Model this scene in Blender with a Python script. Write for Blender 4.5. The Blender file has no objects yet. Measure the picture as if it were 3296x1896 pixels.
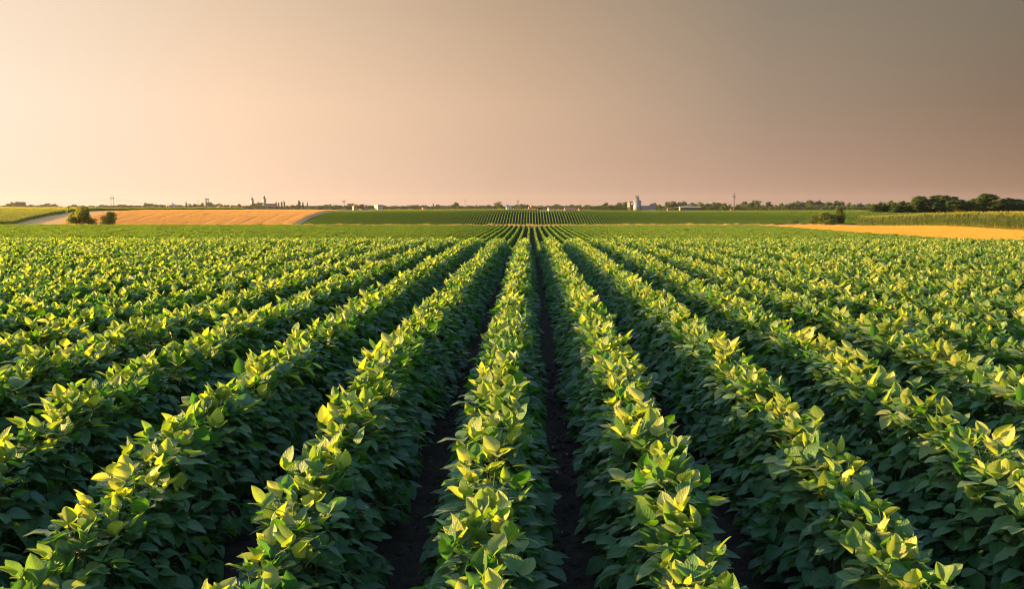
import bpy, math, random
import numpy as np
from mathutils import Vector, Matrix, Euler

rng = np.random.default_rng(7)
random.seed(7)
C = bpy.context.scene.collection
PI = math.pi

# ------------------------------------------------------------------ helpers
def lin(c):
    c = c / 255.0
    return c / 12.92 if c <= 0.04045 else ((c + 0.055) / 1.055) ** 2.4
def srgb(r, g, b):
    return (lin(r), lin(g), lin(b))

def tag(o, label=None, cat=None, group=None, kind=None):
    if label: o['label'] = label
    if cat: o['category'] = cat
    if group: o['group'] = group
    if kind: o['kind'] = kind
    return o

def empty(name, loc, rz=0.0):
    o = bpy.data.objects.new(name, None)
    o.empty_display_size = 0.2
    C.objects.link(o)
    o.location = loc
    o.rotation_euler = (0, 0, rz)
    return o

def mesh_from(name, verts, faces, mats=None, smooth=False, fmat=None):
    me = bpy.data.meshes.new(name)
    verts = np.asarray(verts, dtype=np.float64)
    if isinstance(faces, np.ndarray) and faces.ndim == 2:
        n, k = faces.shape
        me.vertices.add(len(verts)); me.vertices.foreach_set('co', verts.ravel())
        me.loops.add(n * k); me.loops.foreach_set('vertex_index', faces.astype(np.int32).ravel())
        me.polygons.add(n)
        me.polygons.foreach_set('loop_start', np.arange(0, n * k, k, dtype=np.int32))
    else:
        me.from_pydata(verts.tolist(), [], [list(f) for f in faces])
    me.update(calc_edges=True)
    if mats:
        for m in (mats if isinstance(mats, (list, tuple)) else [mats]):
            me.materials.append(m)
    if fmat is not None:
        me.polygons.foreach_set('material_index', np.asarray(fmat, dtype=np.int32))
    if smooth:
        me.polygons.foreach_set('use_smooth', np.ones(len(me.polygons), dtype=bool))
    me.validate()
    return me

def obj(name, me, parent=None, loc=None):
    o = bpy.data.objects.new(name, me)
    C.objects.link(o)
    if parent is not None: o.parent = parent
    if loc is not None: o.location = loc
    return o

class MB:
    """collects simple solids in one mesh"""
    def __init__(s): s.v = []; s.f = []
    def add(s, v, f):
        k = len(s.v); s.v += [tuple(p) for p in v]; s.f += [tuple(i + k for i in q) for q in f]; return s
    def box(s, x0, x1, y0, y1, z0, z1):
        v = [(x0,y0,z0),(x1,y0,z0),(x1,y1,z0),(x0,y1,z0),(x0,y0,z1),(x1,y0,z1),(x1,y1,z1),(x0,y1,z1)]
        return s.add(v, [(3,2,1,0),(4,5,6,7),(0,1,5,4),(1,2,6,5),(2,3,7,6),(3,0,4,7)])
    def gable(s, x0, x1, y0, y1, z0, z1, over=0.3, along='x'):
        t = 0.25
        if along == 'x':
            ym = (y0 + y1) / 2
            v = [(x0-over,y0-over,z0),(x1+over,y0-over,z0),(x1+over,y1+over,z0),(x0-over,y1+over,z0),(x0-over,ym,z1),(x1+over,ym,z1)]
            f = [(0,1,5,4),(2,3,4,5),(3,0,4),(1,2,5),(3,2,1,0)]
        else:
            xm = (x0 + x1) / 2
            v = [(x0-over,y0-over,z0),(x1+over,y0-over,z0),(x1+over,y1+over,z0),(x0-over,y1+over,z0),(xm,y0-over,z1),(xm,y1+over,z1)]
            f = [(0,1,4),(1,2,5,4),(2,3,5),(3,0,4,5),(3,2,1,0)]
        return s.add(v, f)
    def tube(s, pts, rad, n=8):
        pts = [Vector(p) for p in pts]
        if not isinstance(rad, (list, tuple)): rad = [rad] * len(pts)
        k0 = len(s.v); rings = []
        for i, p in enumerate(pts):
            d = (pts[min(i+1, len(pts)-1)] - pts[max(i-1, 0)]).normalized()
            a = d.cross(Vector((0,0,1)) if abs(d.z) < 0.95 else Vector((1,0,0))).normalized()
            b = d.cross(a)
            ring = []
            for j in range(n):
                t = 2 * PI * j / n
                s.v.append(tuple(p + (a * math.cos(t) + b * math.sin(t)) * rad[i])); ring.append(len(s.v) - 1)
            rings.append(ring)
        for r0, r1 in zip(rings, rings[1:]):
            for j in range(n):
                s.f.append((r0[j], r0[(j+1) % n], r1[(j+1) % n], r1[j]))
        s.f.append(tuple(rings[0])); s.f.append(tuple(reversed(rings[-1])))
        return s
    def lathe(s, prof, n=16, cx=0, cy=0, rot=0):
        k0 = len(s.v)
        for r, z in prof:
            for j in range(n):
                t = 2 * PI * j / n + rot
                s.v.append((cx + r * math.cos(t), cy + r * math.sin(t), z))
        for i in range(len(prof) - 1):
            for j in range(n):
                a = k0 + i * n + j; b = k0 + i * n + (j + 1) % n
                s.f.append((a, b, b + n, a + n))
        s.f.append(tuple(k0 + j for j in reversed(range(n))))
        s.f.append(tuple(k0 + (len(prof) - 1) * n + j for j in range(n)))
        return s
    def build(s, name, mat, parent=None, smooth=False):
        me = mesh_from(name, np.array(s.v), s.f, mat, smooth)
        return obj(name, me, parent)

def new_mat(name):
    m = bpy.data.materials.new(name); m.use_nodes = True
    nt = m.node_tree; nt.nodes.clear()
    out = nt.nodes.new('ShaderNodeOutputMaterial')
    return m, nt, out
def node(nt, t, **kw):
    n = nt.nodes.new(t)
    for k, v in kw.items():
        if k in n.inputs.keys() if not hasattr(n, k) else False: n.inputs[k].default_value = v
        else: setattr(n, k, v)
    return n
def link(nt, a, b): nt.links.new(a, b)
def math_n(nt, op, a, b=None, clamp=False):
    n = nt.nodes.new('ShaderNodeMath'); n.operation = op; n.use_clamp = clamp
    for i, x in enumerate((a, b)):
        if x is None: continue
        if isinstance(x, (int, float)): n.inputs[i].default_value = x
        else: nt.links.new(x, n.inputs[i])
    return n.outputs[0]
def ramp(nt, fac, stops, interp='LINEAR'):
    n = nt.nodes.new('ShaderNodeValToRGB'); cr = n.color_ramp; cr.interpolation = interp
    while len(cr.elements) < len(stops): cr.elements.new(0.5)
    for e, (p, c) in zip(cr.elements, stops):
        e.position = p; e.color = (*c, 1)
    nt.links.new(fac, n.inputs[0]); return n.outputs[0]
def mixc(nt, fac, a, b, mode='MIX'):
    n = nt.nodes.new('ShaderNodeMix'); n.data_type = 'RGBA'; n.blend_type = mode
    for sock, x in ((n.inputs[0], fac), (n.inputs[6], a), (n.inputs[7], b)):
        if isinstance(x, (int, float)): sock.default_value = x
        elif isinstance(x, tuple): sock.default_value = (*x[:3], 1)
        else: nt.links.new(x, sock)
    return n.outputs[2]
def noise(nt, scale, detail=4, vec=None, rough=0.55):
    n = nt.nodes.new('ShaderNodeTexNoise'); n.inputs['Scale'].default_value = scale
    n.inputs['Detail'].default_value = detail; n.inputs['Roughness'].default_value = rough
    if vec is not None: nt.links.new(vec, n.inputs['Vector'])
    return n.outputs[0]

# ------------------------------------------------------------------ camera
FPX, CX, CY = 3204.4, 1648.0, 948.0            # the photograph is 3296 x 1896 pixels; 35 mm lens
CAMZ = 1.48
scene = bpy.context.scene
cam_d = bpy.data.cameras.new('camera'); cam = bpy.data.objects.new('camera', cam_d); C.objects.link(cam)
cam_d.lens = 35.0; cam_d.sensor_width = 36.0; cam_d.clip_start = 0.05; cam_d.clip_end = 20000
cam.location = (0, 0, CAMZ)
cam.rotation_euler = (math.radians(90 - 5.118), 0, math.radians(1.055))
scene.camera = cam
RC = cam.rotation_euler.to_matrix()
def ray(px, py):
    d = RC @ Vector(((px - CX) / FPX, -(py - CY) / FPX, -1.0))
    return d / d.y
def at(px, py, Y):
    d = ray(px, py) * Y
    return Vector((d.x, Y, CAMZ + d.z))
RCI = np.array(RC.transposed())
def project(P):
    q = (np.asarray(P) - np.array((0, 0, CAMZ))) @ RCI.T
    w = np.maximum(-q[:, 2], 1e-3)
    return CX + FPX * q[:, 0] / w, CY - FPX * q[:, 1] / w, -q[:, 2]

# ------------------------------------------------------------------ terrain
TY = np.array([-200, -20, 0, 1.5, 2.9, 4.0, 5.0, 6.6, 18, 24, 28, 33, 40, 50, 62, 72, 84, 110, 135, 156, 165, 185, 210, 226, 234, 240, 246, 252, 258, 264, 270, 277, 285, 296, 320, 360, 500, 900, 7000.])
TZ = np.array([-1.6, -.95, -.52, -.40, -.25, -.12, -.04, 0, 0, -.01, -.08, -.32, -.80, -1.28, -1.56, -1.68, -1.84, -1.99, -2.07, -2.15, -2.30, -2.75, -3.12, -3.28, -3.26, -2.98, -2.46, -1.84, -1.38, -.98, -.72, -.58, -.56, -.78, -1.6, -3.0, -5.0, -5.0, -5.0])
_m = np.zeros(len(TY)); _d = np.diff(TZ) / np.diff(TY)
for _i in range(1, len(TY) - 1):
    a, b = _d[_i-1], _d[_i]
    _m[_i] = 0 if a * b <= 0 else 2 * a * b / (a + b)
def G(y):
    y = np.clip(np.asarray(y, float), TY[0], TY[-1])
    i = np.clip(np.searchsorted(TY, y, side='right') - 1, 0, len(TY) - 2)
    h = TY[i+1] - TY[i]; t = (y - TY[i]) / h
    return ((2*t**3 - 3*t**2 + 1) * TZ[i] + (t**3 - 2*t**2 + t) * h * _m[i]
            + (-2*t**3 + 3*t**2) * TZ[i+1] + (t**3 - t**2) * h * _m[i+1])
def sstep(x, a, b):
    t = np.clip((np.asarray(x, float) - a) / (b - a), 0, 1); return t * t * (3 - 2 * t)
def H(x, y):
    x = np.asarray(x, float); y = np.asarray(y, float)
    z = G(y)
    z = z + 0.62 * sstep(-x, 54.7, 56.3) * sstep(y, 231, 244) * (1 - sstep(y, 310, 350))      # stubble field stands higher than the crop
    z = z + 0.22 * sstep(x, 34, 60) * sstep(y, 55, 90) * (1 - sstep(y, 170, 226))
    z = z + 0.05 * np.sin(x * 0.07 + 1.3) * sstep(y, 232, 262) + 0.10 * np.sin(x * 0.021 + 0.4) * sstep(y, 236, 266)
    return z
def Hs(x, y): return float(H(np.array([x]), np.array([y]))[0])

def grid_mesh(name, xs, ys, dz=0.0, mat=None, mask=None, jitter=None):
    X, Y = np.meshgrid(xs, ys); Z = H(X, Y) + dz
    if jitter is not None: Z = Z + jitter(X, Y)
    nx, ny = len(xs), len(ys)
    V = np.stack([X, Y, Z], -1).reshape(-1, 3)
    i, j = np.meshgrid(np.arange(nx - 1), np.arange(ny - 1))
    a = (j * nx + i).ravel()
    F = np.stack([a, a + 1, a + 1 + nx, a + nx], -1)
    if mask is not None:
        cxx = (xs[:-1] + xs[1:]) / 2; cyy = (ys[:-1] + ys[1:]) / 2
        MX, MY = np.meshgrid(cxx, cyy)
        F = F[mask(MX, MY).ravel()]
        used = np.unique(F); remap = np.zeros(len(V), int); remap[used] = np.arange(len(used))
        V = V[used]; F = remap[F]
    return mesh_from(name, V, F, mat, smooth=True)

def growing(a, b, s0, k):
    out = [a]; s = s0
    while out[-1] < b: out.append(out[-1] + s); s *= k
    return out

# ------------------------------------------------------------------ materials
def leaf_material(name, dark, mid, young, trans_gain=1.0, veins=True, trans=0.42, per_object=0.12, sheen=0.12):
    m, nt, out = new_mat(name)
    at_ = nt.nodes.new('ShaderNodeAttribute'); at_.attribute_name = 'tone'
    oi = nt.nodes.new('ShaderNodeObjectInfo')
    f = math_n(nt, 'ADD', at_.outputs['Fac'], math_n(nt, 'MULTIPLY', math_n(nt, 'SUBTRACT', oi.outputs['Random'], 0.5), per_object), True)
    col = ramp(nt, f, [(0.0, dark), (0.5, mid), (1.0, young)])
    bump_in = None
    if veins:
        uv = nt.nodes.new('ShaderNodeUVMap'); sep = nt.nodes.new('ShaderNodeSeparateXYZ'); link(nt, uv.outputs[0], sep.inputs[0])
        av = math_n(nt, 'ABSOLUTE', math_n(nt, 'SUBTRACT', sep.outputs[1], 0.5))
        ph = math_n(nt, 'SUBTRACT', math_n(nt, 'MULTIPLY', sep.outputs[0], 40.0), math_n(nt, 'MULTIPLY', av, 30.0))
        w = math_n(nt, 'SINE', ph)
        vn = math_n(nt, 'POWER', math_n(nt, 'MULTIPLY', math_n(nt, 'ADD', w, 1.0), 0.5), 9.0)
        mid_v = math_n(nt, 'SUBTRACT', 1.0, math_n(nt, 'MULTIPLY', av, 26.0), True)
        vein = math_n(nt, 'MAXIMUM', math_n(nt, 'MULTIPLY', vn, 0.55), mid_v)
        col = mixc(nt, math_n(nt, 'MULTIPLY', vein, 0.50), col, mixc(nt, 1.0, col, (1.9, 1.7, 1.5), 'MULTIPLY'))
        tc = nt.nodes.new('ShaderNodeTexCoord')
        ns = noise(nt, 90, 3, tc.outputs['Object'])
        col = mixc(nt, 0.55, col, mixc(nt, 1.0, col, mixc(nt, ns, (0.55, 0.6, 0.6), (1.45, 1.4, 1.2)), 'MULTIPLY'))
        bp = nt.nodes.new('ShaderNodeBump'); bp.inputs['Strength'].default_value = 0.7; bp.inputs['Distance'].default_value = 0.004
        hsum = math_n(nt, 'SUBTRACT', math_n(nt, 'MULTIPLY', ns, 1.1), math_n(nt, 'MULTIPLY', vein, 0.9))
        link(nt, hsum, bp.inputs['Height']); bump_in = bp.outputs[0]
    geo = nt.nodes.new('ShaderNodeNewGeometry')
    colb = mixc(nt, geo.outputs['Backfacing'], col, mixc(nt, 0.35, col, mixc(nt, 1.0, col, (1.5, 1.45, 1.6), 'MULTIPLY')))
    p = nt.nodes.new('ShaderNodeBsdfPrincipled'); link(nt, colb, p.inputs['Base Color'])
    p.inputs['Roughness'].default_value = 0.45 if veins else 0.6
    p.inputs['Specular IOR Level'].default_value = 0.5 if veins else 0.14
    p.inputs['Sheen Weight'].default_value = sheen; p.inputs['Sheen Roughness'].default_value = 0.5
    t = nt.nodes.new('ShaderNodeBsdfTranslucent')
    g = trans_gain
    link(nt, mixc(nt, 1.0, col, (2.3 * g, 2.35 * g, 0.35 * g), 'MULTIPLY'), t.inputs['Color'])
    if bump_in is not None:
        link(nt, bump_in, p.inputs['Normal'])
    mx = nt.nodes.new('ShaderNodeMixShader'); mx.inputs[0].default_value = trans
    link(nt, p.outputs[0], mx.inputs[1]); link(nt, t.outputs[0], mx.inputs[2]); link(nt, mx.outputs[0], out.inputs[0])
    return m

def plain_mat(name, col, rough=0.8, nscale=3.0, namt=0.25, metal=0.0, stretch=None, spec=0.3, bump=0.0):
    m, nt, out = new_mat(name)
    tc = nt.nodes.new('ShaderNodeTexCoord'); vec = tc.outputs['Object']
    if stretch:
        mp = nt.nodes.new('ShaderNodeMapping'); mp.inputs['Scale'].default_value = stretch
        link(nt, vec, mp.inputs['Vector']); vec = mp.outputs[0]
    ns = noise(nt, nscale, 5, vec)
    lo = tuple(c * (1 - namt) for c in col); hi = tuple(min(1, c * (1 + namt)) for c in col)
    c = ramp(nt, ns, [(0.25, lo), (0.75, hi)])
    p = nt.nodes.new('ShaderNodeBsdfPrincipled'); link(nt, c, p.inputs['Base Color'])
    p.inputs['Roughness'].default_value = rough; p.inputs['Metallic'].default_value = metal
    p.inputs['Specular IOR Level'].default_value = spec
    if bump:
        bp = nt.nodes.new('ShaderNodeBump'); bp.inputs['Strength'].default_value = 0.7; bp.inputs['Distance'].default_value = bump
        link(nt, ns, bp.inputs['Height']); link(nt, bp.outputs[0], p.inputs['Normal'])
    link(nt, p.outputs[0], out.inputs[0]); return m

M = {}
M['soy'] = leaf_material('soybean_leaf', (0.020, 0.080, 0.025), (0.050, 0.128, 0.025), (0.265, 0.285, 0.085))
M['soy_far'] = leaf_material('soybean_leaf_simple', (0.016, 0.062, 0.026), (0.070, 0.140, 0.030), (0.235, 0.260, 0.076), veins=False, sheen=0.0)
M['stem'] = plain_mat('soybean_stem', (0.05, 0.085, 0.025), 0.7, 30, 0.3)
M['corn'] = leaf_material('maize_leaf', (0.013, 0.038, 0.005), (0.044, 0.080, 0.009), (0.21, 0.19, 0.026), veins=False, trans=0.35)
M['leafy'] = leaf_material('leafy_crop', (0.030, 0.070, 0.010), (0.13, 0.19, 0.024), (0.42, 0.36, 0.07), veins=False, trans=0.35)
M['straw'] = leaf_material('dry_straw', (0.40, 0.215, 0.075), (0.56, 0.320, 0.115), (0.68, 0.42, 0.17), trans_gain=0.35, veins=False, trans=0.2, sheen=0.0)
M['straw_dull'] = leaf_material('dull_straw', (0.27, 0.135, 0.028), (0.40, 0.215, 0.042), (0.48, 0.28, 0.065), trans_gain=0.35, veins=False, trans=0.2, sheen=0.0)
M['weed'] = leaf_material('dry_weed', (0.30, 0.18, 0.09), (0.46, 0.29, 0.14), (0.60, 0.42, 0.22), trans_gain=0.35, veins=False, trans=0.2, sheen=0.0)
M['tree'] = leaf_material('tree_leaf', (0.020, 0.036, 0.012), (0.040, 0.066, 0.016), (0.080, 0.105, 0.022), veins=False, trans=0.25, per_object=0.35, sheen=0.0)
M['bush'] = leaf_material('bush_leaf', (0.050, 0.070, 0.012), (0.16, 0.165, 0.022), (0.28, 0.25, 0.04), veins=False, trans=0.38, per_object=0.2, sheen=0.0)
M['scrub'] = leaf_material('scrub_leaf', (0.025, 0.040, 0.010), (0.060, 0.078, 0.015), (0.12, 0.125, 0.022), veins=False, trans=0.3, per_object=0.2, sheen=0.0)
M['bark'] = plain_mat('bark', (0.09, 0.065, 0.045), 0.9, 8, 0.4)
M['litter'] = plain_mat('dry_leaf', (0.16, 0.11, 0.07), 0.8, 20, 0.4)
M['clod'] = plain_mat('soil_clod', (0.048, 0.033, 0.024), 0.95, 40, 0.4, bump=0.004, spec=0.15)

# ground: dark tilled soil near, dull farmland beyond
m, nt, out = new_mat('soil')
tc = nt.nodes.new('ShaderNodeTexCoord'); P = tc.outputs['Object']
n1 = noise(nt, 14, 8, P, 0.65); n2 = noise(nt, 90, 6, P, 0.6); n3 = noise(nt, 0.012, 3, P)
vor = nt.nodes.new('ShaderNodeTexVoronoi'); vor.feature = 'DISTANCE_TO_EDGE'; vor.inputs['Scale'].default_value = 22; link(nt, P, vor.inputs['Vector'])
soil = ramp(nt, n1, [(0.3, (0.026, 0.018, 0.013)), (0.55, (0.043, 0.030, 0.022)), (0.8, (0.075, 0.054, 0.040))])
soil = mixc(nt, 0.5, soil, mixc(nt, 1.0, soil, mixc(nt, n2, (0.5, 0.5, 0.5), (1.6, 1.55, 1.5)), 'MULTIPLY'))
farm = ramp(nt, n3, [(0.42, (0.05, 0.075, 0.022)), (0.5, (0.10, 0.10, 0.035)), (0.56, (0.28, 0.19, 0.08))], 'CONSTANT')
sp = nt.nodes.new('ShaderNodeSeparateXYZ'); link(nt, P, sp.inputs[0])
far_f = math_n(nt, 'MULTIPLY', math_n(nt, 'SUBTRACT', sp.outputs[1], 300.0), 0.05, True)
pr = nt.nodes.new('ShaderNodeBsdfPrincipled'); pr.inputs['Roughness'].default_value = 0.95; pr.inputs['Specular IOR Level'].default_value = 0.15
link(nt, mixc(nt, far_f, soil, farm), pr.inputs['Base Color'])
bp = nt.nodes.new('ShaderNodeBump'); bp.inputs['Strength'].default_value = 0.9; bp.inputs['Distance'].default_value = 0.03
link(nt, math_n(nt, 'ADD', n1, math_n(nt, 'MULTIPLY', vor.outputs['Distance'], 1.2)), bp.inputs['Height'])
bp2 = nt.nodes.new('ShaderNodeBump'); bp2.inputs['Strength'].default_value = 0.6; bp2.inputs['Distance'].default_value = 0.008
link(nt, n2, bp2.inputs['Height']); link(nt, bp.outputs[0], bp2.inputs['Normal']); link(nt, bp2.outputs[0], pr.inputs['Normal'])
link(nt, pr.outputs[0], out.inputs[0]); M['soil'] = m

# stubble: straw-coloured ground with combine swaths running along the rows
m, nt, out = new_mat('stubble_ground')
tc = nt.nodes.new('ShaderNodeTexCoord'); P = tc.outputs['Object']
mp = nt.nodes.new('ShaderNodeMapping'); mp.inputs['Scale'].default_value = (1.0, 0.06, 1.0); link(nt, P, mp.inputs['Vector'])
n1 = noise(nt, 0.35, 5, mp.outputs[0], 0.6); n2 = noise(nt, 6, 5, P); n3 = noise(nt, 3.0, 3, mp.outputs[0])
c = ramp(nt, n1, [(0.30, (0.38, 0.21, 0.075)), (0.50, (0.52, 0.30, 0.10)), (0.72, (0.60, 0.37, 0.14))])
c = mixc(nt, 0.5, c, mixc(nt, 1.0, c, mixc(nt, n2, (0.7, 0.7, 0.7), (1.25, 1.25, 1.25)), 'MULTIPLY'))
c = mixc(nt, 0.35, c, mixc(nt, 1.0, c, mixc(nt, n3, (0.6, 0.55, 0.5), (1.3, 1.3, 1.3)), 'MULTIPLY'))
pr = nt.nodes.new('ShaderNodeBsdfPrincipled'); pr.inputs['Roughness'].default_value = 0.9; pr.inputs['Specular IOR Level'].default_value = 0.15
link(nt, c, pr.inputs['Base Color'])
bp = nt.nodes.new('ShaderNodeBump'); bp.inputs['Strength'].default_value = 0.8; bp.inputs['Distance'].default_value = 0.15
link(nt, n2, bp.inputs['Height']); link(nt, bp.outputs[0], pr.inputs['Normal']); link(nt, pr.outputs[0], out.inputs[0]); M['stubble'] = m
M['lane'] = plain_mat('mown_lane', (0.52, 0.30, 0.12), 0.95, 0.8, 0.25, stretch=(1, 0.1, 1), spec=0.1)

# ------------------------------------------------------------------ ground sheets
xs_c = list(np.arange(-3.0, 3.001, 0.05))
xp = growing(3.0, 12, 0.12, 1.10)[1:]
xp += list(np.arange(xp[-1] + 1.0, 180, 1.5))
xp += growing(xp[-1], 4600, 8, 1.25)[1:]
xs = np.array([-v for v in reversed(xp)] + xs_c + xp)
ys = [v for v in reversed([-u for u in growing(0.0, 60, 0.6, 1.2)])]
ys = ys[:-1] + list(np.arange(0.0, 9.0, 0.05))
ys += growing(ys[-1], 26, 0.08, 1.06)[1:]
ys += list(np.arange(ys[-1] + 1.0, 330, 1.0)); ys += growing(ys[-1], 4800, 5, 1.2)[1:]
ys = np.array(ys)
def soil_jit(X, Y):
    near = (np.abs(X) < 3.2) & (Y > 0) & (Y < 9.2)
    r = rng.normal(0, 0.009, X.shape)
    fur = 0.03 * np.cos((X + 0.17) / 0.7 * 2 * PI)
    r2 = 0.012 * np.sin(X * 31 + 2 * np.sin(Y * 9)) * np.sin(Y * 27 + 3 * np.sin(X * 11))
    return np.where(near, r + r2, 0) + np.where((Y > 0) & (Y < 9.2) & (np.abs(X) < 3.2), fur, 0)
g = obj('ground', grid_mesh('ground', xs, ys, 0, M['soil'], jitter=soil_jit))
tag(g, 'dark bare soil under the crop rows and the farmland out to the horizon', 'ground', kind='structure')

# right edge of the near crop, edges of the other fields (metres, all run along the rows)
X_SOY_R = 36.0
def corn_r(y): return 62.0 + (np.asarray(y, float) - 126) * (12.0 / 101.0)
def swath(X, Y): return 0.03 * np.maximum(0, np.cos((X + 0.6 * np.sin(Y * 0.05)) * 2 * PI / 4.6)) ** 3
sx = np.arange(-190, -54.3, 0.5); sy = np.arange(222, 300.1, 1.0)
sf = obj('stubble_field', grid_mesh('stubble_field', sx, sy, 0.05, M['stubble'], mask=lambda X, Y: (X < -54.6) & (X > -112) , jitter=swath))
tag(sf, 'golden harvested stubble slope between the left bushes and the far green crop', 'stubble field', kind='structure')
ln = obj('field_lane', grid_mesh('field_lane', sx, sy, 0.04, M['lane'], mask=lambda X, Y: (X < -111.5)))
tag(ln, 'pale mown lane rising beside the leafy crop at the left edge', 'lane', kind='structure')
rx = np.arange(36.6, 110, 0.8); ry = np.arange(30, 228.1, 1.0)
rf = obj('stubble_field', grid_mesh('stubble_strip', rx, ry, 0.05, M['stubble'], mask=lambda X, Y: X < corn_r(Y) + 3, jitter=lambda X, Y: 0.5 * swath(X, Y)))
tag(rf, 'golden stubble strip between the near crop and the maize on the right', 'stubble field', kind='structure')

# ------------------------------------------------------------------ soybean leaves
def frames(d, n):
    """d: base->tip, n: approximate normal; rows of the returned matrix are side, d, n"""
    d = d / np.linalg.norm(d); n = n - d * n.dot(d); n = n / (np.linalg.norm(n) + 1e-9)
    return np.cross(d, n), d, n

def leaflet_template(nu, nv):
    u = np.linspace(0, 1, nu); v = np.linspace(-1, 1, nv)
    U, V = np.meshgrid(u, v, indexing='ij')
    W = np.sin(PI * np.clip(U, 0, 1) ** 0.70) ** 0.62 * (1 - 0.28 * U ** 3)
    i, j = np.meshgrid(np.arange(nu - 1), np.arange(nv - 1), indexing='ij')
    a = (i * nv + j).ravel()
    F = np.stack([a, a + nv, a + nv + 1, a + 1], -1)
    return U.ravel(), V.ravel(), W.ravel(), F
T_HI = leaflet_template(8, 7)
T_LO = leaflet_template(4, 3)

class Leaves:
    def __init__(s, tmpl): s.t = tmpl; s.v = []; s.uv = []; s.tone = []; s.n = 0
    def add(s, base, d, n, L, wr, tone, r, curl=None, fold=None):
        U, V, W, F = s.t
        b, d, n = frames(np.asarray(d, float), np.asarray(n, float))
        w = 0.5 * L * wr
        curl = r.uniform(0.05, 0.40) if curl is None else curl
        fold = r.uniform(0.05, 0.38) if fold is None else fold
        wav = r.uniform(0.0, 0.05); ph = r.uniform(0, 6.28); tw = r.uniform(-0.35, 0.35)
        x = V * W * w
        y = U * L
        z = fold * np.abs(V) ** 1.3 * W * w - curl * L * U ** 2 + wav * L * np.sin(U * 9 + ph) * np.abs(V) * W
        ct, st = np.cos(tw * U), np.sin(tw * U)
        x, z = x * ct - z * st, x * st + z * ct
        P = np.asarray(base)[None] + x[:, None] * b + y[:, None] * d + z[:, None] * n
        s.v.append(P); s.uv.append(np.stack([U, V * 0.5 + 0.5], -1)); s.tone.append(np.full(len(U), tone)); s.n += 1
    def mesh(s, name, mat, stem=None, stem_mat=None):
        nvt = len(s.t[0]); F = np.concatenate([s.t[3] + k * nvt for k in range(s.n)])
        V = np.concatenate(s.v); UVv = np.concatenate(s.uv); T = np.concatenate(s.tone)
        fm = None; mats = [mat]
        if stem is not None:
            quads = [f for f in stem.f if len(f) == 4]
            F = np.concatenate([F, np.array(quads) + len(V)]); fm = np.zeros(len(F), int); fm[-len(quads):] = 1
            V = np.concatenate([V, np.array(stem.v)]); UVv = np.concatenate([UVv, np.full((len(stem.v), 2), 0.5)]); T = np.concatenate([T, np.full(len(stem.v), 0.5)])
            mats = [mat, stem_mat]
        me = mesh_from(name, V, F, mats, smooth=True, fmat=fm)
        a = me.attributes.new('tone', 'FLOAT', 'POINT'); a.data.foreach_set('value', T.astype(np.float32))
        uvl = me.uv_layers.new(name='UVMap')
        li = np.empty(len(me.loops), np.int32); me.loops.foreach_get('vertex_index', li)
        uvl.data.foreach_set('uv', UVv[li].astype(np.float32).ravel())
        return me

def sph(az, el): return np.array([math.cos(el) * math.cos(az), math.cos(el) * math.sin(az), math.sin(el)])

def trifoliate(lv, stem, r, root, q, az, el, L, tone, upright=False):
    """three leaflets at the end q of a petiole that starts at root"""
    if stem is not None:
        mid = (np.asarray(root) + q) / 2 + np.array([0, 0, 0.03])
        stem.tube([tuple(root), tuple(mid), tuple(q)], [0.0022, 0.0018, 0.0014], 4)
    for k, da in enumerate((0.0, 1.15, -1.15)):
        a = az + da * r.uniform(0.75, 1.2) + r.normal(0, 0.12)
        e = el * (1.0 if k == 0 else 0.75) + r.normal(0, 0.2)
        d = sph(a, e)
        if upright:
            n = np.array([-math.cos(a), -math.sin(a), 0.35]) + r.normal(0, 0.35, 3)
        else:
            n = np.array([0, 0, 1.0]) + 0.25 * sph(az, 0) + r.normal(0, 0.22, 3)
        l = L * (1.0 if k == 0 else r.uniform(0.8, 0.95))
        b = q + d * (0.022 if k == 0 else 0.006) * L / 0.09
        lv.add(b, d, n, l, r.uniform(0.66, 0.85), np.clip(tone + r.normal(0, 0.08), 0, 1), r,
               curl=r.uniform(0.0, 0.25) if upright else r.uniform(0.08, 0.42), fold=r.uniform(0.2, 0.75) if upright else None)

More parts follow.
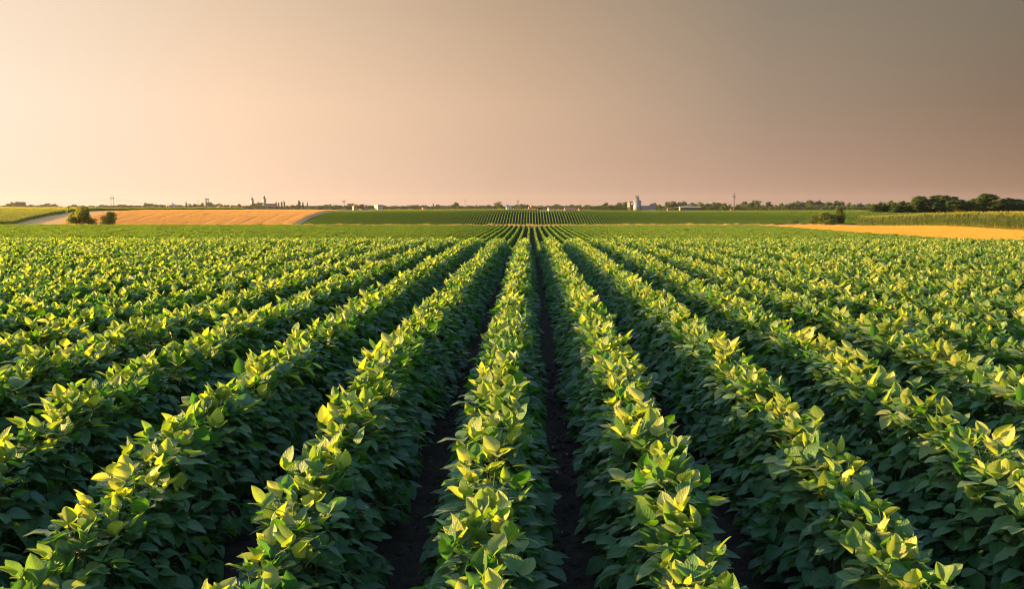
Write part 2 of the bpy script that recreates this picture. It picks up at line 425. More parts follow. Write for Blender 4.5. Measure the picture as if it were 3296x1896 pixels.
def soy_plant(seed, tmpl, length=0.22, with_stem=True, even=False, shift=0.0, big=1.0):
    r = np.random.default_rng(seed)
    lv = Leaves(tmpl); stem = MB() if with_stem else None
    nseg = max(1, int(round(length / 0.22)))
    for sgi in range(nseg):
        yc = (sgi - (nseg - 1) / 2) * 0.22
        hh = r.uniform(0.90, 1.0) if not even else r.uniform(0.93, 0.97)
        stems = [(r.normal(0, 0.015), yc + dy + r.normal(0, 0.02)) for dy in (-0.075, 0.0, 0.075)]
        if stem is not None:
            for (sx_, sy_) in stems:
                stem.tube([(sx_, sy_, -0.02), (sx_ + r.normal(0, .012), sy_, 0.25), (sx_ + r.normal(0, .02), sy_ + r.normal(0, .02), 0.47 * hh)], [0.005, 0.004, 0.0022], 5)
        # shell of the two sides
        for k in range(34):
            s = 1 if k % 2 else -1
            h = 0.05 + 0.40 * (k + r.uniform(0, 1)) / 34
            hw = (0.270 if not even else 0.245) - (0.150 if not even else 0.165) * max(0.0, (h - 0.14) / 0.34)
            sx_, sy_ = stems[r.integers(3)]
            yq = yc + r.uniform(-0.13, 0.13)
            q = np.array([s * max(0.02, hw - r.uniform(0.05, 0.10) - (0.06 if k % 5 == 0 else 0)), yq, h * hh])
            az = (0 if s > 0 else PI) + r.normal(0, 0.65)
            el = math.radians(r.normal(-12, 16) - 14 * (0.3 - h))
            L = r.uniform(0.066, 0.104)
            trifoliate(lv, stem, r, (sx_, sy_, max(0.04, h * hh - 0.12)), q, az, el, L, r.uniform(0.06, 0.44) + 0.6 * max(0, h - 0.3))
        # top of the canopy
        for k in range(19 if even else 23):
            sx_, sy_ = stems[k % 3]
            h = r.uniform(0.43, 0.53) * hh
            q = np.array([np.clip(r.normal(0, 0.05 if even else 0.07), -0.12, 0.12), yc + r.uniform(-0.12, 0.12), h - 0.03 * (r.random() < .4)])
            trifoliate(lv, stem, r, (sx_, sy_, h - 0.12), q, r.uniform(0, 2 * PI), math.radians(r.uniform(0, 68)), big * r.uniform(0.060, 0.098), r.uniform(0.10, 0.74) + shift)
        # young upright shoots
        for k in range(int(r.integers(5, 9)) if not even else 6):
            sx_, sy_ = stems[k % 3]
            h = (r.uniform(0.48, 0.56) + (r.uniform(0.03, 0.07) if r.random() < 0.22 else 0) if not even else r.uniform(0.50, 0.54)) * hh
            q = np.array([np.clip(r.normal(0, 0.045), -0.08, 0.08), yc + r.uniform(-0.11, 0.11), h])
            trifoliate(lv, stem, r, (sx_, sy_, h - 0.12), q, r.uniform(0, 2 * PI), math.radians(r.uniform(45, 82)), big * r.uniform(0.056, 0.090), r.uniform(0.38, 0.95) + shift, upright=True)
    return lv, stem

# -- geometry-node scatter: one object that places many copies of a few meshes
def scatter(name, pts, rots, scl, idx, metas, label, cat, kind='stuff'):
    col = bpy.data.collections.new(name + '_source')
    for i, me in enumerate(metas):
        col.objects.link(bpy.data.objects.new('%s_%03d' % (name + '_piece', i), me))
    me = bpy.data.meshes.new(name)
    me.vertices.add(len(pts)); me.vertices.foreach_set('co', np.asarray(pts, np.float32).ravel())
    a = me.attributes.new('rot', 'FLOAT_VECTOR', 'POINT'); a.data.foreach_set('vector', np.asarray(rots, np.float32).ravel())
    a = me.attributes.new('scl', 'FLOAT_VECTOR', 'POINT'); a.data.foreach_set('vector', np.asarray(scl, np.float32).ravel())
    a = me.attributes.new('idx', 'INT', 'POINT'); a.data.foreach_set('value', np.asarray(idx, np.int32))
    o = obj(name, me)
    ng = bpy.data.node_groups.new(name + '_nodes', 'GeometryNodeTree')
    ng.interface.new_socket('Geometry', in_out='INPUT', socket_type='NodeSocketGeometry')
    ng.interface.new_socket('Geometry', in_out='OUTPUT', socket_type='NodeSocketGeometry')
    gi = ng.nodes.new('NodeGroupInput'); go = ng.nodes.new('NodeGroupOutput')
    ci = ng.nodes.new('GeometryNodeCollectionInfo'); ci.inputs['Collection'].default_value = col
    ci.inputs['Separate Children'].default_value = True; ci.inputs['Reset Children'].default_value = True
    ip = ng.nodes.new('GeometryNodeInstanceOnPoints'); ip.inputs['Pick Instance'].default_value = True
    def na(nm, dt):
        n = ng.nodes.new('GeometryNodeInputNamedAttribute'); n.data_type = dt; n.inputs['Name'].default_value = nm; return n.outputs['Attribute']
    ng.links.new(gi.outputs[0], ip.inputs['Points']); ng.links.new(ci.outputs[0], ip.inputs['Instance'])
    ng.links.new(na('idx', 'INT'), ip.inputs['Instance Index'])
    er = ng.nodes.new('FunctionNodeEulerToRotation'); ng.links.new(na('rot', 'FLOAT_VECTOR'), er.inputs[0])
    ng.links.new(er.outputs[0], ip.inputs['Rotation']); ng.links.new(na('scl', 'FLOAT_VECTOR'), ip.inputs['Scale'])
    ng.links.new(ip.outputs[0], go.inputs[0])
    md = o.modifiers.new('scatter', 'NODES'); md.node_group = ng
    tag(o, label, cat, kind=kind)
    return o

# ------------------------------------------------------------------ near crop
NVAR = 14
fol_me, stem_me, join_me = [], [], []
for k in range(NVAR):
    lv, st = soy_plant(100 + k, T_HI)
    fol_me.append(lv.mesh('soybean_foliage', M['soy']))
    stem_me.append(mesh_from('soybean_stem', np.array(st.v), st.f, M['stem'], smooth=True))
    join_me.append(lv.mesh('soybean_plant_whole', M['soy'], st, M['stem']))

ROW0, DROW, DPL = -0.17, 0.70, 0.22
plants = []
for k in range(-62, 60):
    x0 = ROW0 + DROW * k
    if x0 > X_SOY_R: continue
    y = 0.9 + rng.uniform(0, DPL)
    while y < 31.0:
        if -0.60 * y - 3.2 < x0 < 0.56 * y + 2.4:
            plants.append((k, x0 + rng.normal(0, 0.014), y + rng.normal(0, 0.02)))
        y += DPL
pa = np.array(plants)
zz = H(pa[:, 1], pa[:, 2])
px, py, dep = project(np.stack([pa[:, 1], pa[:, 2], zz + 0.45], -1))
px2, py2, _ = project(np.stack([pa[:, 1], pa[:, 2], zz + 0.58], -1))
vis = (px > -60) & (px < 3356) & (py2 < 1880) & (dep > 0.5)
order = np.argsort(np.where(vis, dep, 1e9))
near_idx = set(order[:300].tolist())
rot_a = np.where(rng.random(len(pa)) < 0.5, 0, PI) + rng.normal(0, 0.14, len(pa))
var_a = rng.integers(0, NVAR, len(pa)); scl_a = rng.uniform(0.96, 1.05, len(pa)); sclz_a = scl_a * rng.uniform(0.95, 1.03, len(pa))
ORD = ['', 'first', 'second', 'third', 'fourth', 'fifth', 'sixth', 'seventh', 'eighth', 'ninth', 'tenth', 'eleventh', 'twelfth', 'thirteenth', 'fourteenth', 'fifteenth',
       'sixteenth', 'seventeenth', 'eighteenth', 'nineteenth', 'twentieth']
def ordinal(n):
    if n <= 20: return ORD[n]
    tens = {2: 'twenty', 3: 'thirty', 4: 'forty', 5: 'fifty'}
    t, u = divmod(n, 10)
    return (tens[t] + '-' + ORD[u]) if u else tens[t][:-1] + 'ieth'
rows = {}
for i in near_idx: rows.setdefault(int(pa[i, 0]), []).append(i)
for k, lst in rows.items():
    lst.sort(key=lambda i: pa[i, 2])
    for n, i in enumerate(lst, 1):
        if k == 0: where = 'middle row between two bare furrows'
        else:
            where = '%s row %s of the middle row' % (ordinal(abs(k)), 'right' if k > 0 else 'left')
        t = empty('soybean_plant', (pa[i, 1], pa[i, 2], zz[i]), rot_a[i])
        t.scale = (scl_a[i], scl_a[i], sclz_a[i])
        tag(t, 'leafy soybean plant %s from the near end, %s' % (ordinal(n), where), 'soybean plant', 'soybean plants in the near rows')
        obj('foliage', fol_me[var_a[i]], t); obj('stem', stem_me[var_a[i]], t)

# the rest of the near crop and the rows beyond the brow, down to the dry grass strip
rest = np.array([i for i in range(len(pa)) if i not in near_idx])
L2 = 6
row_me = []
for k in range(L2):
    lv, _ = soy_plant(300 + k, T_LO, length=1.1, with_stem=False, even=True, shift=-0.03, big=1.2)
    row_me.append(lv.mesh('soybean_row_piece', M['soy_far']))
slope_me = []
for k in range(L2):
    lv, _ = soy_plant(330 + k, T_LO, length=1.1, with_stem=False, even=True, shift=0.0, big=1.1)
    slope_me.append(lv.mesh('slope_row_piece', M['soy_far']))
P_, R_, S_, I_ = [], [], [], []
for i in rest:
    P_.append((pa[i, 1], pa[i, 2], zz[i])); R_.append((0, 0, rot_a[i])); S_.append((scl_a[i], scl_a[i], sclz_a[i])); I_.append(var_a[i])
for k in range(-170, 60):
    x0 = ROW0 + DROW * k
    if x0 > X_SOY_R: continue
    y = 31.6
    while y < 163.5:
        if -0.58 * y - 6 < x0 < 0.56 * y + 4:
            P_.append((x0 + rng.normal(0, 0.015), y, Hs(x0, y)))
            slope = math.atan((Hs(x0, y + 0.5) - Hs(x0, y - 0.5)))
            R_.append((slope, 0, 0 if rng.random() < 0.5 else PI)); 
            if R_[-1][2] > 1: R_[-1] = (-slope, 0, PI)
            s = rng.uniform(0.92, 1.08); S_.append((s * .74, 1.03, s * rng.uniform(0.9, 1.08))); I_.append(NVAR + rng.integers(0, L2))
        y += 1.1
scatter('soybean_crop', P_, R_, S_, I_, join_me + row_me, 'soybean rows beyond the nearest plants, running down to the dry grass strip', 'soybean crop')

P_, R_, S_, I_ = [], [], [], []
for k in range(-77, 250):
    x0 = ROW0 + DROW * k
    y = 236.5
    while y < 284:
        if x0 < 0.56 * y + 2:
            slope = math.atan((Hs(x0, y + 0.5) - Hs(x0, y - 0.5)))
            fl = rng.random() < 0.5
            P_.append((x0 + rng.normal(0, 0.015), y, Hs(x0, y))); R_.append((-slope, 0, PI) if fl else (slope, 0, 0))
            s = rng.uniform(0.94, 1.06); S_.append((s * .62, 1.03, s * rng.uniform(0.92, 1.05))); I_.append(rng.integers(0, L2))
        y += 1.1
scatter('slope_crop', P_, R_, S_, I_, slope_me, 'striped green crop rows climbing the far slope beyond the dry grass', 'crop')

# soil clods and leaf litter lying in the bare furrows
def clod(seed):
    r = np.random.default_rng(seed)
    mb = MB(); mb.lathe([(0.02, -0.45), (0.75, -0.3), (1.0, 0.05), (0.7, 0.4), (0.05, 0.55)], 7)
    v = np.array(mb.v); v *= 1 + r.normal(0, 0.14, v.shape); v[:, 0] *= r.uniform(0.8, 1.4)
    return mesh_from('soil_clod', v, mb.f, M['clod'])
clods = [clod(s) for s in range(5)]
lit = []
for s in range(3):
    r = np.random.default_rng(50 + s); lv = Leaves(T_LO); lv.add((0, -0.5, 0), (0, 1, 0.1), (0, 0, 1), 1.0, 0.6, 0.5, r, curl=0.3, fold=0.6)
    lit.append(lv.mesh('dry_leaf', M['litter']))
P_, R_, S_, I_ = [], [], [], []
for kf in (-4, -3, -2, -1, 0, 1, 2):
    xc = ROW0 + DROW * (kf + 0.5)
    n = 1500 if kf in (-1, 0) else 350
    for _ in range(n):
        y = 1.5 + 10 * rng.random() ** 1.3; x = xc + rng.normal(0, 0.12)
        P_.append((x, y, Hs(x, y) - 0.028)); s = 0.006 + 0.016 * rng.random() ** 2.5
        R_.append((rng.uniform(-.5, .5), rng.uniform(-.5, .5), rng.uniform(0, 6.28)))
        if rng.random() < 0.05:
            s = rng.uniform(0.02, 0.045); I_.append(5 + rng.integers(0, 3)); P_[-1] = (x, y, Hs(x, y) - 0.01)
        else: I_.append(rng.integers(0, 5))
        S_.append((s, s, s))
scatter('soil_clods', P_, R_, S_, I_, clods + lit, 'crumbly dark clods and dead leaf bits lying in the bare furrows', 'soil clods')

# ------------------------------------------------------------------ blades: stubble, dry grass, maize
def blades(seed, n, sx, sy, h0, h1, w, lean, mat, tone=(0.2, 0.9), rowstep=None):
    r = np.random.default_rng(seed); V = []; F = []; T = []
    for i in range(n):
        x = r.uniform(-sx / 2, sx / 2); y = r.uniform(-sy / 2, sy / 2)
        if rowstep: x = round(x / rowstep) * rowstep + r.normal(0, 0.015)
        h = r.uniform(h0, h1); a = r.uniform(0, 2 * PI); l = r.normal(0, lean, 2) * h
        dx, dy = math.cos(a) * w / 2, math.sin(a) * w / 2; k = len(V); t = r.uniform(*tone)
        V += [(x - dx, y - dy, -0.03), (x + dx, y + dy, -0.03), (x + l[0] + dx * .6, y + l[1] + dy * .6, h), (x + l[0] - dx * .6, y + l[1] - dy * .6, h)]
        F.append((k, k + 1, k + 2, k + 3)); T += [t] * 4
    me = mesh_from('blades', np.array(V), np.array(F), mat)
    at_ = me.attributes.new('tone', 'FLOAT', 'POINT'); at_.data.foreach_set('value', np.array(T, np.float32)); return me

st_me = [blades(s, 170, 1.3, 1.3, 0.12, 0.24, 0.024, 0.25, M['straw']) for s in range(4)]
st_me2 = [blades(10 + s, 130, 1.3, 1.3, 0.10, 0.20, 0.022, 0.22, M['straw_dull']) for s in range(4)]
P_, R_, S_, I_ = [], [], [], []
def stub(x0, x1, y0, y1, keep):
    for x in np.arange(x0, x1, 0.9):
        for y in np.arange(y0, y1, 1.1):
            if keep(x, y):
                P_.append((x + rng.normal(0, .1), y + rng.normal(0, .1), Hs(x, y) + 0.05)); R_.append((0, 0, 0 if rng.random() < .5 else PI))
                s = rng.uniform(0.85, 1.15); S_.append((1, 1, s)); I_.append(rng.integers(0, 4))
stub(-111, -56.3, 227, 296, lambda x, y: math.cos((x + 0.6 * math.sin(y * 0.05)) * 2 * PI / 4.6) < 0.93)
n_left = len(P_)
scatter('left_straw', P_, R_, S_, I_, st_me, 'short cut straw standing on the golden slope left of the far crop', 'straw stubble').name = 'straw_stubble'
P_, R_, S_, I_ = [], [], [], []
stub(37.0, 90, 55, 227, lambda x, y: x < corn_r(y) and x < 0.58 * y + 3)
scatter('right_straw', P_, R_, S_, I_, st_me2, 'short cut straw standing on the golden strip below the right maize', 'straw stubble').name = 'straw_stubble'

dg_me = [blades(40 + s, 110, 1.2, 1.2, 0.25, 0.75, 0.03, 0.25, M['weed']) for s in range(4)]
P_, R_, S_, I_ = [], [], [], []
for x in np.arange(-56, 98, 0.6):
    for y in (225.5, 226.5, 227.6, 228.8, 230.0, 231.2):
        if x > 36 and y < 227: continue
        big = 0.5 + 0.5 * math.sin(x * 0.31) * math.sin(x * 0.11 + 1)
        P_.append((x + rng.normal(0, .2), y + rng.normal(0, .3), Hs(x, y))); R_.append((0, 0, rng.uniform(0, 6.28)))
        s = rng.uniform(0.4, 1.0) * (0.72 + 0.08 * big * (x > 30)) * (1.5 if rng.random() < .06 else 1); S_.append((1.1, 1.1, s)); I_.append(rng.integers(0, 4))
scatter('dry_grass', P_, R_, S_, I_, dg_me, 'thin band of dry tan grass between the near crop and far slope', 'dry grass')

def maize(seed, n_pl=5, L=1.0, mat='corn'):
    r = np.random.default_rng(seed); V = []; F = []; T = []
    def quadstrip(c, side, tone):
        k = len(V)
        for p, s in zip(c, side):
            V.append(tuple(p - s)); V.append(tuple(p + s)); T.extend([tone, tone])
        for i in range(len(c) - 1): F.append((k + 2*i, k + 2*i + 1, k + 2*i + 3, k + 2*i + 2))
    for i in range(n_pl):
        y = (i - (n_pl - 1) / 2) * L / n_pl + r.normal(0, .03); x = r.normal(0, .04); h = r.uniform(1.9, 2.2)
        top = np.array([x + r.normal(0, .05), y + r.normal(0, .05), h])
        for a in (0, PI / 2):
            sd = np.array([math.cos(a), math.sin(a), 0]) * 0.014
            quadstrip([np.array([x, y, -0.05]), top], [sd, sd * .6], 0.7)
        a0 = r.uniform(0, PI)
        for j in range(11):
            zb = 0.15 + (h - 0.35) * j / 10; a = a0 + PI * (j % 2) + r.normal(0, .35)
            d = np.array([math.cos(a), math.sin(a), 0]); sd = np.array([-math.sin(a), math.cos(a), 0]) * r.uniform(0.035, 0.05)
            l = r.uniform(0.45, 0.75); rise = r.uniform(0.15, 0.4); dr = r.uniform(0.15, 0.5)
            b = np.array([x, y, zb])
            c = [b, b + d * l * .35 + np.array([0, 0, rise * .8]), b + d * l * .7 + np.array([0, 0, rise]), b + d * l + np.array([0, 0, rise - dr])]
            tn = np.clip(r.uniform(0.0, 0.85) + (0.45 if j < 2 else 0), 0, 1)
            quadstrip(c, [sd * .7, sd, sd * .8, sd * .1], tn)
        for j in range(5):
            a = r.uniform(0, 2 * PI); d = np.array([math.cos(a) * .3, math.sin(a) * .3, 1]) * r.uniform(.15, .28)
            sd = np.array([-math.sin(a), math.cos(a), 0]) * 0.010
            quadstrip([top, top + d], [sd, sd], 0.95)
    me = mesh_from('maize_plants', np.array(V), np.array(F), M[mat])
    at_ = me.attributes.new('tone', 'FLOAT', 'POINT'); at_.data.foreach_set('value', np.array(T, np.float32)); return me
mz = [maize(70 + s) for s in range(6)]; lc = [maize(80 + s, mat='leafy') for s in range(6)]
def maize_field(name, keep, x0, x1, y0, y1, label, sc=1.0):
    P_, R_, S_, I_ = [], [], [], []
    for x in np.arange(x0, x1, 0.7):
        for y in np.arange(y0, y1, 1.0):
            if keep(x, y):
                P_.append((x + rng.normal(0, .03), y, Hs(x, y))); R_.append((0, 0, 0 if rng.random() < .5 else PI))
                s = sc * rng.uniform(0.9, 1.1); S_.append((1 if sc > .8 else .75, 1.02, s)); I_.append(rng.integers(0, 6))
    scatter(name, P_, R_, S_, I_, mz if sc > .8 else lc, label, 'crop').name = 'maize_field' if sc > .8 else 'leafy_crop'
maize_field('left_maize', lambda x, y: y < 291, -178, -123, 236, 291, 'leafy green crop on the left slope beside the pale lane', .42)
maize_field('crest_maize', lambda x, y: True, -123, -84, 284, 294, 'dark strip of low crop along the top of the golden slope', .40)
maize_field('brow_maize', lambda x, y: x > -46 + (y - 286) * 1.2, -47, 2.5, 285.5, 295, 'strip of low leafy crop along the brow of the striped far crop', sc=0.42)
maize_field('right_maize', lambda x, y: corn_r(y) + rng.normal(0, .1) < x < 0.56 * y + 5, 58, 128, 96, 229, 'tall maize field on the right behind the golden stubble strip')

# ------------------------------------------------------------------ trees and bushes
def leaf_cloud(seed, lobes, n, size, mat, name, stem=None, up=0.35):
    """lobes: (cx, cy, cz, rx, ry, rz); leaf-sized folded faces spread through the lobes"""
    r = np.random.default_rng(seed)
    vol = np.array([l[3] * l[4] * l[5] for l in lobes]) ** 0.7; vol /= vol.sum()
    V = np.empty((n * 4, 3)); T = np.empty(n * 4)
    li = r.choice(len(lobes), n, p=vol)
    ltone = r.normal(0, 0.10, len(lobes))
    for i in range(n):
        l = lobes[li[i]]
        d = r.normal(0, 1, 3); d /= np.linalg.norm(d); rad = r.random() ** 0.42
        c = np.array(l[:3]) + d * rad * np.array(l[3:])
        nn = d + r.normal(0, 0.7, 3) + np.array([0, 0, up]); nn /= np.linalg.norm(nn)
        a = np.cross(nn, r.normal(0, 1, 3)); a /= np.linalg.norm(a); b = np.cross(nn, a)
        s = size * r.uniform(0.6, 1.4)
        V[4*i] = c - a * s; V[4*i+1] = c + b * s * .6 + nn * s * .15; V[4*i+2] = c + a * s; V[4*i+3] = c - b * s * .6 + nn * s * .15
        T[4*i:4*i+4] = np.clip(0.45 + ltone[li[i]] + r.normal(0, .15), 0, 1)
    F = np.arange(n * 4).reshape(-1, 4)
    me = mesh_from(name, V, F, mat)
    at_ = me.attributes.new('tone', 'FLOAT', 'POINT'); at_.data.foreach_set('value', T.astype(np.float32)); return me

def tree_proto(seed, kind, n, size, mat):
    """unit-height tree: crown mesh, trunk mesh"""
    r = np.random.default_rng(seed); lobes = []; tr = MB()
    if kind == 'round':
        for k in range(9):
            a = r.uniform(0, 2*PI); e = r.uniform(0.05, 1.0); rr = 0.26 * math.sqrt(1 - (e - .45) ** 2)
            lobes.append((rr * math.cos(a), rr * math.sin(a), 0.30 + 0.48 * e, r.uniform(.15, .24), r.uniform(.15, .24), r.uniform(.12, .20)))
        base = .28
    elif kind == 'oval':
        for k in range(9):
            a = r.uniform(0, 2*PI); e = (k + r.random()) / 9; rr = 0.17 * math.sin(PI * (0.15 + 0.8 * e))
            lobes.append((rr * math.cos(a), rr * math.sin(a), 0.22 + 0.66 * e, r.uniform(.10, .18), r.uniform(.10, .18), r.uniform(.10, .16)))
        base = .2
    elif kind == 'poplar':
        for k in range(7):
            e = (k + .5) / 7
            w = 0.10 * math.sin(PI * (0.12 + 0.8 * e)) * (1 - .45 * e) + .012
            lobes.append((r.normal(0, .02), r.normal(0, .02), 0.12 + 0.80 * e, w, w, .10))
        base = .1
    elif kind == 'pointed':
        for k in range(8):
            e = k / 7; w = 0.17 * (1 - e) + .02
            lobes.append((r.normal(0, .01), r.normal(0, .01), 0.14 + 0.78 * e, w, w, .09))
        base = .1
    elif kind == 'hedge':
        for k in range(18):
            a = r.uniform(0, 2*PI); e = (k + r.random()) / 18; rr = 0.30 * r.random() ** .6 * (1.1 - .75 * e)
            lobes.append((rr * math.cos(a), rr * math.sin(a), 0.06 + 0.80 * e, r.uniform(.09, .18) * (1.2 - .5 * e), r.uniform(.09, .18) * (1.2 - .5 * e), r.uniform(.08, .14)))
        base = .08
    else:                                   # ragged
        for k in range(12):
            a = r.uniform(0, 2*PI); e = r.random(); rr = 0.30 * r.random() ** .5
            lobes.append((rr * math.cos(a), rr * math.sin(a), 0.12 + 0.76 * e * (1 - rr), r.uniform(.08, .17), r.uniform(.08, .17), r.uniform(.08, .16)))
        base = .15
    tr.tube([(0, 0, -.03), (r.normal(0, .01), r.normal(0, .01), base), (r.normal(0, .02), r.normal(0, .02), .6), (0, 0, .8)], [.032, .024, .014, .004], 6)
    for l in lobes[:7]:
        z0 = base + .35 * max(0.05, l[2] - base)
        tr.tube([(0, 0, z0), (l[0] * .5, l[1] * .5, (z0 + l[2]) / 2 + .01), (l[0], l[1], l[2])], [.013, .009, .003], 4)
    # outlier tufts that roughen the outline
    for k in range(8):
        l = lobes[r.integers(len(lobes))]; d = r.normal(0, 1, 3); d[2] = abs(d[2]) * .7; d /= np.linalg.norm(d)
        lobes.append((l[0] + d[0] * l[3] * 1.05, l[1] + d[1] * l[4] * 1.05, l[2] + d[2] * l[5] * 1.05, .05, .05, .05))
    crown = leaf_cloud(seed + 1, lobes, n, size, mat, 'tree_crown')
    co = np.empty(len(crown.vertices) * 3); crown.vertices.foreach_get('co', co); co = co.reshape(-1, 3)
    k = 1.0 / co[:, 2].max(); co *= k; crown.vertices.foreach_set('co', co.ravel())
    width = np.percentile(np.abs(co[:, 0]), 99) * 2
    trunk = mesh_from('tree_trunk', np.array(tr.v) * k, tr.f, M['bark'], smooth=True)
    return crown, trunk, width

PROTO = {}
for kind, n in (('round', 3), ('oval', 2), ('poplar', 2), ('pointed', 1), ('ragged', 3)):
    PROTO[kind] = [tree_proto(500 + 17 * i + len(kind) * 5, kind, 700, 0.055, M['tree']) for i in range(n)]
HEDGE = [tree_proto(900 + i * 13, 'hedge', 6500, 0.026, M['tree']) for i in range(6)]

def place_tree(name, proto, x, y, z, h, w, label, cat, group, rz=None):
    t = empty(name, (x, y, z), rng.uniform(0, 6.28) if rz is None else rz)
    sx_ = w / proto[2]; t.scale = (sx_, sx_, h)
    tag(t, label, cat, group)
    obj('crown', proto[0], t); obj('trunk', proto[1], t)
    return t

# far tree line: (pixel x, pixel y of the top, pixel width, kind)
FAR = [(10,664,14),(28,658,16),(45,653,18),(62,651,18),(73,653,14),(85,665,12),(102,661,18),(125,664,16),(143,661,16),(160,657,20),(178,664,14),(190,666,10),
 (225,664,8),(238,661,12),(273,666,12),(298,665,14),(312,666,10),(325,662,8,'o'),(340,662,10),(376,666,12),(395,661,18),(412,664,12),(434,663,16),(452,664,14),(463,663,12),
 (478,656,22,'r'),(495,660,14),(516,661,22,'r'),(545,665,14),(580,663,16),(599,652,9,'c'),(612,659,14),(628,659,14),(642,662,12),(651,656,7,'o'),(675,653,15,'r'),(697,658,22,'r'),(722,662,16),
 (735,663,14),(758,664,12),(770,659,10,'o'),(786,666,14),(803,664,14),(831,654,22,'r'),(848,666,14),(868,667,16),(889,653,8,'p'),(897,655,8,'p'),(907,652,8,'p'),(914,650,7,'p'),(930,664,14),(946,662,16),(962,649,12,'p'),
 (975,653,9,'c'),(989,652,6,'p'),(1005,666,14),(1030,664,16),(1054,660,14,'r'),(1075,662,20),(1093,664,14),(1117,664,12),(1132,657,15,'r'),(1155,660,18,'r'),(1185,664,12),(1195,664,10),(1240,664,12),(1262,665,18),
 (1273,661,4,'p'),(1300,666,14),(1340,662,16),(1356,665,14),(1368,662,12),(1395,658,8,'c'),(1409,661,10),(1426,664,18),(1445,664,12),(1460,661,10),(1469,654,16,'o'),(1481,664,10),(1507,664,14),(1520,666,12),(1533,661,7,'c'),(1546,664,12),
 (1562,664,14),(1578,662,18),(1632,662,12),(1645,664,10),(1671,658,14,'r'),(1686,660,16,'r'),(1697,661,10,'o'),(1732,665,12),(1746,664,14),(1760,664,12),(1788,660,22,'r'),(1810,665,12),(1828,664,12),(1846,661,18,'r'),(1864,662,14),
 (1880,664,12),(1893,662,12),(1906,664,12),(1928,665,14),(1950,656,13,'o'),(1965,663,12),(1980,658,20,'r'),(2004,652,22,'r'),(2034,661,10),(2106,655,13,'r'),(2125,661,14),(2141,661,14),(2160,650,22,'r'),(2178,654,18),(2199,651,24,'r'),(2224,655,22,'r'),
 (2246,658,18),(2266,653,24,'r'),(2291,657,18),(2312,654,26,'r'),(2331,657,16,'o'),(2344,661,10),(2352,660,8,'c'),(2375,661,18),(2404,651,22,'r'),(2429,648,20,'g'),(2445,662,16),(2462,662,14),(2475,652,13,'o'),(2491,661,14),(2505,662,14),
 (2517,657,10,'o'),(2531,661,14),(2546,654,24,'r'),(2571,650,26,'r'),(2589,655,12,'o'),(2605,647,18,'g'),(2627,648,24,'r'),(2650,653,18),(2674,651,22,'r'),(2699,649,24,'r'),(2712,651,11,'c'),(2728,655,18),(2743,660,12),(2762,657,22,'r'),(2784,658,20,'r'),
 (2803,658,12),(2820,659,10),(2833,652,12,'o'),(2856,648,24,'r')]
KN = {'r': 'round', 'o': 'oval', 'p': 'poplar', 'c': 'pointed', 'g': 'ragged'}
ADJ = {'round': 'round-headed', 'oval': 'narrow', 'poplar': 'slender poplar', 'pointed': 'pointed conifer', 'ragged': 'ragged'}
MARKS = [(30, 'left edge of the picture'), (362, 'leftmost power pylon'), (556, 'conical-roofed hall'), (638, 'banded mast'), (667, 'tall chimney'), (812, 'slim church spire'), (851, 'gold-topped church spire'), (1107, 'two-pole pylon right of the church'),
         (1219, 'pale flat-roofed block'), (1497, 'thin lone mast'), (1606, 'big lone round tree'), (1715, 'red shed'), (2024, 'grain silo'), (2220, 'long low barn'), (2362, 'tall right pylon'), (2764, 'grey-roofed farmhouse')]
cnt = {}
for t in FAR:
    x, top, w = t[:3]
    kind = KN[t[3]] if len(t) > 3 else ('ragged' if rng.random() < 0.45 else ('round' if rng.random() < .7 else 'oval'))
    D = 2300 if x < 200 else 1750 + rng.uniform(-200, 150) if x < 1000 else 1450 + rng.uniform(-150, 150) if x < 1900 else 1000 + rng.uniform(-60, 160)
    p = at(x, top - 3.0, D); zb = Hs(p.x, D); h = (p.z - zb) * 1.04; wd = w * D / FPX * (1.8 if kind in ('round', 'ragged', 'oval') else 1.1)
    mk = max((m for m in MARKS if m[0] <= x), key=lambda m: m[0], default=MARKS[0])
    if x < 362: mk = MARKS[0]
    key = (mk[1], kind); cnt[key] = cnt.get(key, 0) + 1
    nth = ordinal(cnt[key])
    side = 'from' if mk is MARKS[0] else 'right of'
    lab = '%s skyline tree, %s of its kind %s the %s' % (ADJ[kind], nth, side, mk[1])
    place_tree('skyline_tree', PROTO[kind][rng.integers(len(PROTO[kind]))], p.x, D, zb, h, wd, lab, 'tree', 'trees along the far skyline')
p = at(1606, 647, 1150); zb = Hs(p.x, 1150)
place_tree('lone_tree', tree_proto(777, 'round', 1500, 0.030, M['tree']), p.x, 1150, zb, p.z - zb, 27 * 1150 / FPX * 1.2, 'big lone round-crowned tree rising above the far skyline in the middle', 'tree', None)

# low scrub mass under the far trees
P_, R_, S_, I_ = [], [], [], []
for x in np.arange(-40, 2880, 5.0):
    for lay in range(2):
        D = (2250 if x < 200 else 1650 if x < 1000 else 1380 if x < 1900 else 985) + rng.uniform(0, 120)
        p = at(x + rng.uniform(-3, 3), 664.0 - 4.0 * rng.random() ** 1.5 - 1.2 * math.sin(x * .02) - 1.2 * math.sin(x * .053), D); zb = Hs(p.x, D)
        P_.append((p.x, D, zb)); R_.append((0, 0, rng.uniform(0, 6.28))); w = rng.uniform(6, 11) * D / FPX / 0.7
        S_.append((w, w, max(2.5, p.z - zb))); I_.append(rng.integers(0, 6))
scatter('woodland', P_, R_, S_, I_, [PROTO['round'][0][0], PROTO['round'][1][0], PROTO['ragged'][0][0], PROTO['ragged'][1][0], PROTO['oval'][0][0], PROTO['round'][2][0]], 'low hazy band of scrub and hedges under the far skyline trees', 'woodland')

